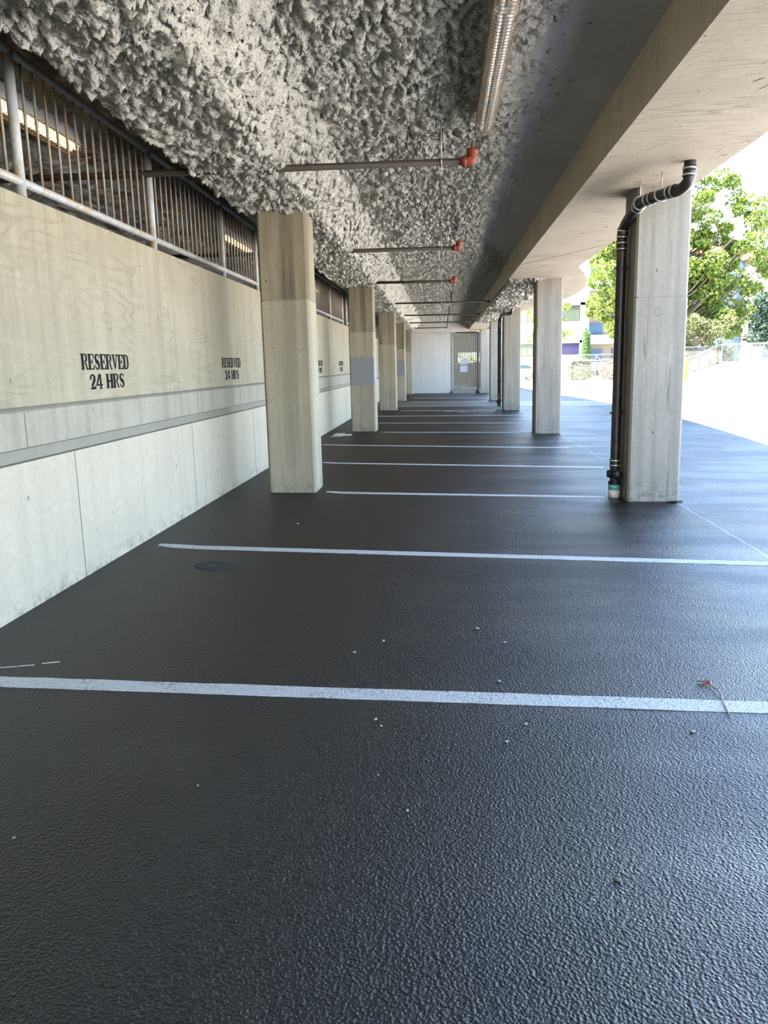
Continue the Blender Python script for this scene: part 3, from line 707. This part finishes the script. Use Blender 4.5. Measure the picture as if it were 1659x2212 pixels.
def tree(name, base, trunk_r, tips, leafsize, per, crad, mats, lab, cat='tree', group=None, crown=None):
    o = empty(name, base, lab, cat, group); B = Vector(base)
    tips = [Vector(t) - B for t in tips]; w = MB(); top = max(t.z for t in tips)
    mid = Vector((sum(t.x for t in tips) / len(tips), sum(t.y for t in tips) / len(tips), 0))
    tr = [Vector((0, 0, -.1)), Vector((mid.x * .1, mid.y * .1, top * .22)), Vector((mid.x * .5, mid.y * .5, top * .5)), Vector((mid.x * .9, mid.y * .9, top * .9))]
    trs = smooth_path(tr, 5); w.tube(trs, [trunk_r * (1 - .85 * i / (len(trs) - 1)) for i in range(len(trs))], 8)
    for t in tips:
        j = min(range(len(trs)), key=lambda q: (trs[q] - Vector((0, 0, 0))).length * 0 + abs(trs[q].z - max(t.z - (Vector((t.x, t.y, 0)) - mid * .6).length * .75, top * .18)))
        a = trs[j]; m_ = (a + t) / 2 + Vector((rng.uniform(-.2, .2), rng.uniform(-.2, .2), -.12 * (t - a).length))
        br = smooth_path([a, m_, t], 3); r0 = min(trunk_r * .38, .02 + .018 * (t - a).length)
        w.tube(br, [r0 * (1 - .8 * i / (len(br) - 1)) for i in range(len(br))], 5)
    w.build('trunk', M['bark'], o, True)
    pts = np.concatenate([cluster(t, crad * rng.uniform(.65, 1.2), int(per * rng.uniform(.6, 1.3))) for t in tips])
    leaf_obj('crown', pts, leafsize, mats, o)
    return o

# maple: a tall open crown whose trunk stands behind the first open-side column
tips = []
def inside(x, z):
    lo = 11.9 + .35 * max(0, z - 11.0) * 2.2 if z > 10.8 else 11.8 + .25 * abs(z - 8) * .5
    hi = 22.8 - (z - 12) * .15 if z > 14 else (24.6 if z > 9 else 25.0)
    if z < 5: lo += .4; hi = 24.4
    return lo < x < hi
while len(tips) < 210:
    x, z, y = rng.uniform(11.5, 25.2), rng.uniform(3.2, 15.8), rng.uniform(62.0, 70.0)
    if not inside(x, z): continue
    if x > 20.3 and z > 9.2 and rng.random() < .60: continue
    if z > 13.5 and rng.random() < .3: continue
    tips.append((x, y, z))
tips += [(21.7, 66, 15.2), (22.6, 66, 14.9), (20.9, 66, 14.6), (23.6, 66, 13.4), (24.3, 66, 12.2), (24.8, 66, 10.9), (23.0, 65, 12.6), (25.3, 65, 9.0), (25.6, 65, 8.0), (13.0, 65, 11.2), (13.5, 66, 12.3)]
KM = 70.5 / 66
tips = [(x * KM, (y - 66) * .8 + 70.5, (z - 1.5) * KM + 1.5) for x, y, z in tips]
tree('maple_tree', (19.2, 70.5, fz(19.2, 70.5)), .30, tips, .33, 210, 1.0, M['maple'], 'tall bright green maple behind the largest open-side column')
tips = [(rng.uniform(7.9, 10.9), rng.uniform(69, 71.5), rng.uniform(3.2, 6.6)) for _ in range(16)] + [(7.95, 70, 5.6), (8.0, 70, 4.0), (8.45, 70, 5.0)]
tree('young_tree', (9.7, 70.3, fz(9.7, 70.3)), .09, tips, .30, 34, .5, M['maple'], 'young bright green tree peeping past the second open-side column, before the white offices')
# dark evergreen and olive shrubs at the frame edge
tips = [(25.4 + rng.uniform(-.9, 3.3), 64.8 + rng.uniform(-.9, .9), rng.uniform(2.5, 6.2)) for _ in range(46)]
tree('evergreen_tree', (26.6, 64.8, fz(26.6, 65)), .18, tips, .22, 170, .8, M['conifer'], 'dark blue-green evergreen at the picture edge, behind the teal railing')
tips = [(18.3 + rng.uniform(-.6, 5.0), 65.5 + rng.uniform(-.5, .8), rng.uniform(1.0, 4.5)) for _ in range(60)]
tree('olive_shrub', (20.8, 65.6, fz(21, 65.6)), .10, tips, .20, 150, .75, M['olive'], 'wide olive-green shrub below the maple, behind the chain-link fence', 'shrub')
def bush(name, cx, cy, rx, ry, h, n, sz, mat, lab, cat='shrub', group=None, col=False):
    b = (cx, cy, fz(cx, cy)); o = empty(name, b, lab, cat, group)
    if col:
        z = NR.uniform(0, 1, n); a = NR.uniform(0, 2 * np.pi, n); r = NR.uniform(.5, 1, n) ** .5 * np.clip(1.25 - z * .55, 0, 1) * np.where(z > .9, (1 - z) * 10, 1)
        pts = np.stack([rx * r * np.cos(a), ry * r * np.sin(a), .1 + z * h], 1)
    else:
        d = NR.normal(size=(n, 3)); d /= np.linalg.norm(d, axis=1)[:, None]; lump = 1 + .22 * perlin(d[:, 0] * 3 + cx, d[:, 2] * 3 + d[:, 1] * 2)
        r = (NR.uniform(.55, 1, n) ** .4 * lump)[:, None]
        pts = d * r * np.array([rx, ry, h * .55]) + np.array([0, 0, h * .5])
        pts[:, 2] = np.maximum(pts[:, 2], .04)
    leaf_obj('foliage', pts, sz, mat, o)
    s = MB()
    for k in range(4): s.tube([(rng.uniform(-.1, .1), rng.uniform(-.1, .1), -.05), (rng.uniform(-.3, .3) * rx, rng.uniform(-.2, .2) * ry, h * .7)], .03, 5)
    s.build('stem', M['bark'], o)
    return o
bush('hedge_shrub', 12.1, 70.6, 1.05, .9, 1.75, 5200, .14, M['hedge'], 'rounded pale green bush behind the chain-link gate, beside the white offices')
bush('flowering_shrub', 14.9, 70.8, 1.05, .9, 1.55, 4200, .14, M['autumn'], 'pinkish-tan bush behind the chain-link gate, beside the black pipe')
bush('hedge_shrub', 16.6, 74.0, 1.2, .8, 2.0, 3200, .16, M['hedge'], 'pale bush mostly hidden behind the black pipe', )
bush('hedge_shrub', 1.7, 50.5, 1.1, .8, 1.95, 2600, .12, M['hedge'], 'green hedge seen through the bars of the far gate')
bush('cypress', 13.2, 74.0, .42, .42, 4.5, 5200, .16, plain_leaf := leaf('cypress_leaf', (.05, .12, .035), (.13, .22, .07), .2), 'slim upright dark green cypress at the corner of the white offices', 'tree', None, True)

# ------------------------------------------------------------------ fences, railing, bollard
def clip_wires(poly, pitch, rad, mb, y):
    n = len(poly); xs_ = [q[0] for q in poly]; zs_ = [q[1] for q in poly]
    for sgn in (1, -1):
        d = (1, sgn); nn = (-sgn, 1); cs = [q[0] * nn[0] + q[1] * nn[1] for q in poly]; c = min(cs) + pitch / 2
        while c < max(cs):
            p0 = (nn[0] * c / 2, nn[1] * c / 2); t0, t1 = -1e9, 1e9
            for i in range(n):
                a, b = poly[i], poly[(i + 1) % n]; en = (-(b[1] - a[1]), b[0] - a[0])
                num = (p0[0] - a[0]) * en[0] + (p0[1] - a[1]) * en[1]; den = d[0] * en[0] + d[1] * en[1]
                if abs(den) < 1e-9: continue
                t = -num / den
                if den > 0: t0 = max(t0, t)
                else: t1 = min(t1, t)
            if t1 > t0 + .01:
                mb.bar((p0[0] + d[0] * t0, y, p0[1] + d[1] * t0), (p0[0] + d[0] * t1, y, p0[1] + d[1] * t1), rad)
            c += pitch
g = empty('chain_link_gate', (9.6, 66, fz(9.6, 66)), 'galvanised chain-link rolling gate with diagonal braces, out in the sun', 'gate')
hh = 2.15; xsn = [0, .98, 2.98, 4.75, 6.6]
f = MB()
for z in (.06, 1.68, hh): f.tube([(0, 0, z), (xsn[-1], 0, z)], .035, 8)
f.build('rail', M['fence_post'], g, True)
for x in xsn: MB().tube([(x, 0, 0), (x, 0, hh)], .038, 8).build('upright', M['fence_post'], g, True)
for a, b in zip(xsn, xsn[1:]): MB().tube([(a, .0, hh - .05), (b, .0, .1)], .032, 8).build('diagonal_brace', M['fence_post'], g, True)
mb = MB(); clip_wires([(0, .06), (xsn[-1], .06), (xsn[-1], hh), (0, hh)], .15, .008, mb, .04); mb.build('chain_mesh', M['chain'], g)
g = empty('chain_link_barrier', (4.2, 47.0, fz(4.2, 47)), 'short chain-link panel in front of the white car', 'fence')
f = MB()
for z in (.08, .42, .75, 1.80): f.tube([(0, 0, z), (2.2, 0, z)], .018, 6)
f.build('rail', M['fence_post'], g, True)
for x in (0, .87, 1.75): MB().tube([(x, 0, 0), (x, 0, 1.86)], .022, 6).build('post', M['fence_post'], g, True)
g = empty('chain_link_fence', (18.3, 64.0, fz(18.3, 64)), 'chain-link fence with a level top rail, beyond the yellow bollard', 'fence')
MB().tube([(-3, 0, 2.66), (3.1, 0, 2.66)], .04, 8).build('top_rail', M['fence_post'], g, True)
for x in (-3, .05, 3.1): MB().tube([(x, 0, 0), (x, 0, 2.66)], .04, 8).build('post', M['fence_post'], g, True)
mb = MB(); clip_wires([(-3, .1), (3.1, .1), (3.1, 2.66), (-3, 2.66)], .13, .008, mb, .03); mb.build('chain_mesh', M['chain'], g)
# retaining wall and its railing
W0 = 62.0
mb = MB(); rp = [(18.6, -.5), (18.6, .25), (21.1, 1.05), (30, 1.0), (60, 1.0), (60, -1.5)]
n = len(rp); mb.add([(x, W0, z) for x, z in rp] + [(x, W0 + .35, z) for x, z in rp], [tuple(range(n)), tuple(range(n, 2 * n))[::-1]] + [(i, (i + 1) % n, n + (i + 1) % n, n + i) for i in range(n)])
struct(fix(mb.build('wall_retaining', M['white'])))
g = empty('ramp_railing', (18.6, W0 + .15, .25), 'sloping mesh railing on the ramp wall beside the yellow bollard', 'railing')
sl = .8 / 2.5; zt = lambda x: sl * x
f = MB(); f.tube([(0, 0, .14), (2.5, 0, zt(2.5) + .14)], .035, 8); f.tube([(0, 0, 1.15), (2.5, 0, zt(2.5) + 1.40)], .035, 8); f.build('rail', M['fence_post'], g, True)
for x in (.25, .9, 1.63): MB().tube([(x, 0, zt(x) - .05), (x, 0, zt(x) + 1.25)], .03, 8).build('post', M['fence_post'], g, True)
mb = MB(); clip_wires([(0, .14), (2.5, zt(2.5) + .14), (2.5, zt(2.5) + 1.38), (0, 1.15)], .13, .008, mb, .03); mb.build('chain_mesh', M['chain'], g)
mb = MB(); mb.box((1.55, -.06, .95), (1.72, -.05, 1.55)); mb.build('white_tag', M['paper'], g)
g = empty('teal_railing', (21.12, W0 + .15, 1.04), 'teal picket railing with white rails on top of the retaining wall', 'railing')
f = MB(); f.tube([(0, 0, 1.40), (9, 0, 1.52)], .05, 8); f.tube([(0, 0, .09), (9, 0, .06)], .045, 8); f.build('rail', M['white'], g, True)
pm = MB().box((-.045, -.03, -.04), (.045, .03, 1.42)).mesh('post', M['teal']); km = MB().tube([(0, 0, .08), (0, 0, 1.42)], .016, 5).mesh('picket', M['fence_post'])
for k in range(9):
    inst('post', pm, g, (.12 + k * 1.02, 0, 0))
    for j in range(1, 9): inst('picket', km, g, (.12 + k * 1.02 + j * .113, 0, 0))
mb = MB(); mb.box((-.07, -.05, 0), (.07, .05, 2.3)); mb.box((.07, -.04, .5), (.12, .04, 1.4))
tag(mb.build('gate_post', M['frame'], loc=(21.05, W0 - .2, fz(21, 62))), 'dark steel post standing against the white retaining wall', 'post')
o = empty('bollard', (18.2, 60.8, fz(18.2, 60.8)), 'yellow steel bollard with domed cap, in the sun beside the ramp wall', 'bollard')
MB().tube([(0, 0, -.05), (0, 0, 1.62)], .17, 16).build('post', M['yellow'], o, True)
MB().tube([(0, 0, 1.60), (0, 0, 1.66), (0, 0, 1.70), (0, 0, 1.72)], [.18, .175, .12, .02], 16).build('dome_cap', M['yellow'], o, True)
MB().tube([(0, 0, 1.36), (0, 0, 1.41)], .178, 16).build('reflective_band', plain('amber_band', (.62, .36, .01), .5), o, True)

# ------------------------------------------------------------------ white car
o = empty('car', (6.85, 75, fz(6.85, 75)), 'white hatchback glimpsed past the second open-side column', 'car')
prof = [(-2.15, .35, .62, .70, .70), (-2.0, .25, .66, .80, .80), (-1.2, .22, .72, .92, .92), (-.75, .22, .74, .97, 1.0), (-.2, .22, .76, .99, 1.42), (.5, .22, .78, 1.0, 1.50), (1.1, .22, .80, 1.02, 1.44), (1.65, .22, .82, 1.03, 1.22), (1.95, .26, .82, 1.02, 1.06), (2.12, .36, .74, .92, .94)]
vs = []; fs = []; R_ = 10
for x, zb, zm, zt_, ztop in prof:
    w = .86 if abs(x) < 1.9 else .74; tw = w * (.80 if ztop > zt_ + .05 else .93)
    ring = [(-w * .9, zb), (-w, zm * .7), (-w * 1.0, zm), (-w * .97, zt_), (-tw * .9, ztop - .01), (tw * .9, ztop - .01), (w * .97, zt_), (w, zm), (w, zm * .7), (w * .9, zb)]
    vs += [(x, a, b) for a, b in ring]
for i in range(len(prof) - 1):
    for j in range(R_): fs.append((i * R_ + j, i * R_ + (j + 1) % R_, (i + 1) * R_ + (j + 1) % R_, (i + 1) * R_ + j))
fs += [tuple(range(R_)), tuple(range((len(prof) - 1) * R_, len(prof) * R_))[::-1]]
mb = MB(); mb.add(vs, fs); fix(mb.build('body', M['car'], o, True))
for s in (-1, 1):
    mb = MB()
    poly = [(-.6, 1.04), (-.15, 1.36), (.5, 1.42), (1.1, 1.36), (1.55, 1.14), (1.45, 1.07)]
    q = [(x, s * (.845 - (z - 1.0) * .40 + .012), z) for x, z in poly]; mb.add(q + [(x, y - s * .03, z) for x, y, z in q], [tuple(range(6)), tuple(range(6, 12))[::-1]] + [(i, (i + 1) % 6, 6 + (i + 1) % 6, 6 + i) for i in range(6)])
    fix(mb.build('side_window', M['glass'], o))
    for x in (-1.33, 1.30):
        w = MB(); w.tube([(x, s * .90, .33), (x, s * .68, .33)], .33, 20); wh = w.build('wheel', M['tyre'], o, True)
        r = MB(); r.tube([(x, s * .905, .33), (x, s * .89, .33)], .06, 10)
        for k in range(8):
            a = k * math.pi / 4; r.bar((x, s * .91, .33), (x + .22 * math.cos(a), s * .91, .33 + .22 * math.sin(a)), .028)
        kk = [(x + .235 * math.cos(a), s * .905, .33 + .235 * math.sin(a)) for a in [2 * math.pi * i / 20 for i in range(21)]]
        r.tube(kk, .022, 6); r.build('rim', M['rim'], wh)

# ------------------------------------------------------------------ buildings beyond
def bbox_part(name, a, b, mat, par): return MB().box(a, b).build(name, mat, par)
B = empty('office_building', (9, 85, 0), 'white banded office building with strip windows, beyond the chain-link gate', 'building'); T = lambda x, y, z: (x - 9, y - 85, z)
for z0, z1 in ((-.6, 2.05), (3.62, 5.58), (7.45, 9.15), (11.0, 12.6)):
    bbox_part('wall_band', T(-14, 85, z0), T(15.4, 97, z1), M['white'], B)
bbox_part('wall_core', T(-13.8, 85.5, -.5), T(15.2, 96.8, 12.4), M['white'], B)
bbox_part('groove_band', T(-14, 84.93, 4.42), T(15.45, 85, 4.50), M['brown'], B)
for z0, z1, mat, wid in ((2.05, 3.35, None, 1.6), (5.58, 7.2, 'win_green', 1.6), (9.15, 11.0, 'win_blue', 1.4)):
    bbox_part('lintel', T(-14, 84.98, z1), T(15.2, 85.4, z1 + .28), M['brown'], B)
    bbox_part('corner_pier', T(14.5 if z0 < 9 else 15.25, 84.98, z0), T(15.4, 85.5, z1 + .28), M['white'], B)
    x = 14.45 if z0 < 9 else 15.2
    while x > 1:
        w = bbox_part('window', T(x - wid * 2 - .1, 85.12, z0), T(x, 85.3, z1), M['frame'], B)
        for k in range(2):
            mm = M[mat] if mat else (M['win_purple'] if x > 11 else M['win_green'])
            bbox_part('pane', T(x - wid * (k + 1) - .03, 85.08, z0 + .06), T(x - wid * k - .06, 85.13, z1 - .05), mm, w)
        x -= wid * 2 + .55
B = empty('apartment_building', (28, 100, 0), 'cedar-trimmed apartment building with blue windows and dark roofs, behind the maple', 'building'); T = lambda x, y, z: (x - 28, y - 100, z)
bbox_part('wall', T(17.0, 100, -1), T(33.2, 112, 13.4), M['cream'], B)
bbox_part('wall', T(36.6, 98.5, -1), T(52, 112, 13.0), M['cream'], B)
bbox_part('glazed_bay', T(33.2, 100.8, -1), T(36.6, 110, 13.2), M['win_blue'], B)
for x0, x1, y, z in ((16.4, 34.2, 99.2, 14.6), (36.0, 53, 97.8, 13.6)):
    bbox_part('roof', T(x0, y, z), T(x1, 112.5, z + .55), M['roof'], B); bbox_part('fascia', T(x0 + .1, y - .06, z - .75), T(x1 - .1, 112, z), M['orange'], B)
rf = MB(); rf.add([T(36, 97.8, 14.1), T(53, 97.8, 14.1), T(53, 112, 14.1), T(36, 112, 14.1), T(44, 99, 16.0), T(50, 99, 16.0)], [(0, 1, 5, 4), (1, 2, 5), (2, 3, 4, 5), (3, 0, 4)]); fix(rf.build('roof', M['roof'], B))
for z in (1.0, 4.2, 7.4, 10.6):
    for x in (17.8, 21.0, 24.2, 27.4, 30.4, 38.6, 42, 45.5):
        y = 100 if x < 34 else 98.5
        w = bbox_part('window', T(x, y - .12, z), T(x + 2.0, y + .05, z + 1.9), M['frame'], B); bbox_part('pane', T(x + .1, y - .16, z + .1), T(x + 1.9, y - .1, z + 1.8), M['win_blue'], w)
    for x0, x1, y in ((17.2, 33.0, 99.0), (36.6, 50, 97.4)):
        bbox_part('balcony', T(x0, y, z - .75), T(x1, 100.2, z - .55), M['white'], B); bbox_part('balcony_front', T(x0, y - .05, z - .55), T(x1, y, z + .35), M['white'], B)

# ------------------------------------------------------------------ small things on the asphalt
def puddle(cx, cy, rx, ry, lab):
    mb = MB(); n = 28; vs = [(0, 0, .003)]
    for k in range(n):
        a = 2 * math.pi * k / n; r = 1 + .28 * math.sin(3 * a + cx * 5) + .14 * math.sin(7 * a + cy)
        vs.append((rx * r * math.cos(a), ry * r * math.sin(a), .0025))
    mb.add(vs, [(0, 1 + k, 1 + (k + 1) % n) for k in range(n)])
    o = fix(mb.build('puddle', M['water'], loc=(cx, cy, fz(cx, cy)))); o.rotation_euler = (0, math.atan(-GX), 0); tag(o, lab, 'puddle', 'puddles on the asphalt')
puddle(-2.2, 17.0, .22, .40, 'shiny puddle by the wall before the second wall-side column')
puddle(.9, 25.3, .38, .22, 'shallow puddle on the far floor before the third open-side column')
puddle(.35, 25.6, .3, .12, 'thin bright puddle streak on the far floor, wallward of the other')
def pebble(x, y, r, mat, lab, group):
    mb = MB(); mb.ball((0, 0, r * .35), r, (1.3, .85, .4), 8, 5)
    o = mb.build('pebble', mat, loc=(x, y, fz(x, y))); o.rotation_euler = (0, 0, rng.uniform(0, 3)); o.data.polygons.foreach_set('use_smooth', [True] * len(o.data.polygons)); tag(o, lab, 'pebble', group)
pebble(.504, 2.102, .0095, M['grit'], 'single dark rounded stone on the asphalt near the camera', None)
for x, y, r in [(-.335, 4.093, .010), (-.477, 3.909, .010), (-.131, 2.431, .006), (-.298, 3.12, .009), (.34, 3.11, .009), (.247, 2.95, .008), (.189, 4.32, .012), (.261, 3.56, .009), (-.27, 3.06, .008), (1.02, 3.08, .011), (.33, 4.1, .010), (-1.4, 7.3, .012), (-1.4, 2.2, .005), (-.9, 2.55, .005), (-.25, 2.66, .004)]:
    pebble(x, y, r, M['pebble'], 'tiny pale chip of stone lying on the dark asphalt', 'pale stone chips')
o = empty('dead_leaf', (1.239, 3.572, fz(1.239, 3.572) + .002), 'small red-brown dead leaf with a long pale stem, on the asphalt', 'leaf')
mb = MB(); mb.add([(-.022, -.012, .004), (.006, -.02, .012), (.024, -.004, .003), (.018, .02, .016), (-.006, .026, .006), (-.026, .012, .014), (-.04, .03, .004)], [(0, 1, 3, 5), (1, 2, 3), (3, 4, 5), (5, 4, 6)])
s = mb.build('blade', M['red_leaf'], o); md = s.modifiers.new('s', 'SOLIDIFY'); md.thickness = .002
MB().tube(smooth_path([(.005, -.015, .006), (.02, -.10, .008), (.0, -.22, .006), (-.018, -.345, .004)], 4), .0028, 6).build('stem', M['stalk'], o, True)
o = empty('weed', (2.50, 8.60, fz(2.5, 8.6)), 'small green weed tuft at the foot of the largest open-side column', 'weed')
mb = MB()
for k in range(26):
    a = rng.uniform(3.3, 6.1); L = rng.uniform(.03, .08); w = .007; u = Vector((math.cos(a), math.sin(a), 0)); p_ = Vector((-u.y, u.x, 0)) * w; b0 = Vector((rng.uniform(-.05, .05), 0, 0))
    mb.add([b0 - p_, b0 + p_, b0 + u * L * .6 + p_ + Vector((0, 0, .02)), b0 + u * L + Vector((0, 0, .01)), b0 + u * L * .6 - p_ + Vector((0, 0, .02))], [(0, 1, 2, 3, 4)])
mb.build('leaves', M['weed'], o)
MB().tube(smooth_path([(2.68, 9.2, fz(2.6, 9.2)), (2.70, 9.2, .3), (2.735, 9.2, .72)], 4), .003, 5).build('grass_stalk', M['stalk'])
tag(bpy.data.objects['grass_stalk'], 'single thin dry grass stalk standing beside the largest open-side column', 'stalk')
# patched hole in the paving
mb = MB(); n = 20
vs = [(0, 0, -.002)] + [(.13 * (1 + .2 * math.sin(3 * a)) * math.cos(a) * .55, .13 * (1 + .2 * math.sin(4 * a)) * math.sin(a) * .55, .002) for a in [2 * math.pi * k / n for k in range(n)]] + [(.13 * (1 + .15 * math.sin(3 * a)) * math.cos(a), .13 * (1 + .15 * math.sin(4 * a)) * math.sin(a), .004) for a in [2 * math.pi * k / n for k in range(n)]] + [(.15 * math.cos(a), .15 * math.sin(a), -.004) for a in [2 * math.pi * k / n for k in range(n)]]
fs = [(0, 1 + k, 1 + (k + 1) % n) for k in range(n)]
for r in range(2): fs += [(1 + r * n + k, 1 + (r + 1) * n + k, 1 + (r + 1) * n + (k + 1) % n, 1 + r * n + (k + 1) % n) for k in range(n)]
mb.add(vs, fs); o = fix(mb.build('pothole', plain('broken_asphalt', (.026, .025, .023), 1.0, var=.7, sc=70), loc=(-1.761, 5.688, fz(-1.761, 5.688)))); o.rotation_euler = (0, math.atan(-GX), 0); tag(o, 'small round broken dip in the asphalt near the pale wall', 'pothole')
# thin white scuff and the chips gouged out of the beam soffit
mb = MB()
for (xa, ya), (xb, yb) in (((-2.40, 3.565), (-2.10, 3.651)), ((-2.07, 3.672), (-1.99, 3.70))):
    mb.add([(x + 2.2, y - 3.6 + d, fz(x, y) - fz(-2.2, 3.6) + h) for h in (.003, -.004) for x, y, d in ((xa, ya, -.003), (xb, yb, -.003), (xb, yb, .003), (xa, ya, .003))],
           [(0, 1, 2, 3), (7, 6, 5, 4), (0, 4, 5, 1), (1, 5, 6, 2), (2, 6, 7, 3), (3, 7, 4, 0)])
tag(fix(mb.build('paint_scuff', M['paint'], loc=(-2.2, 3.6, fz(-2.2, 3.6)))), 'thin white scuff on the asphalt by the wall, just beyond the broad stall line', 'paint mark')
mb = MB()
for xa, ya, xb, yb, w in ((2.052, 5.523, 2.007, 5.591, .007), (2.136, 5.669, 2.109, 5.744, .007), (2.035, 7.493, 2.044, 7.386, .008), (2.381, 7.366, 2.384, 7.263, .009), (2.455, 7.47, 2.496, 7.431, .006), (2.206, 11.028, 2.169, 11.02, .02), (1.62, 9.1, 1.64, 9.06, .008)):
    mb.add([(xa, ya - w, 3.2325), (xb, yb - w * .3, 3.2325), (xb, yb + w * .3, 3.2325), ((xa + xb) / 2, (ya + yb) / 2 + w * 1.4, 3.2325), (xa, ya + w, 3.2325),
            (xa, ya - w, 3.237), (xb, yb - w * .3, 3.237), (xb, yb + w * .3, 3.237), ((xa + xb) / 2, (ya + yb) / 2 + w * 1.4, 3.237), (xa, ya + w, 3.237)],
           [(0, 1, 2, 3, 4)] + [(i, (i + 1) % 5, 5 + (i + 1) % 5, 5 + i) for i in range(5)])
struct(fix(mb.build('trim_6', M['dark'])))
mb = MB()
for k in range(160):
    x = rng.uniform(19.2, 22.6); y = 61.5 + rng.uniform(-.5, .4); s = rng.uniform(.03, .08); a = rng.uniform(0, 6.28); z = fz(x, y) + .004 + rng.uniform(0, .03)
    mb.add([(x + s * math.cos(a + t), y + s * math.sin(a + t), z + rng.uniform(0, .02)) for t in (0, 1.3, 3.1, 4.6)], [(0, 1, 2, 3)])
tag(mb.build('leaf_litter', M['autumn']), 'tan dead leaves strewn at the foot of the white retaining wall', 'leaves', kind='stuff')

bpy.data.materials['broken_asphalt'].node_tree.nodes['Principled BSDF'].inputs['Specular IOR Level'].default_value = .30
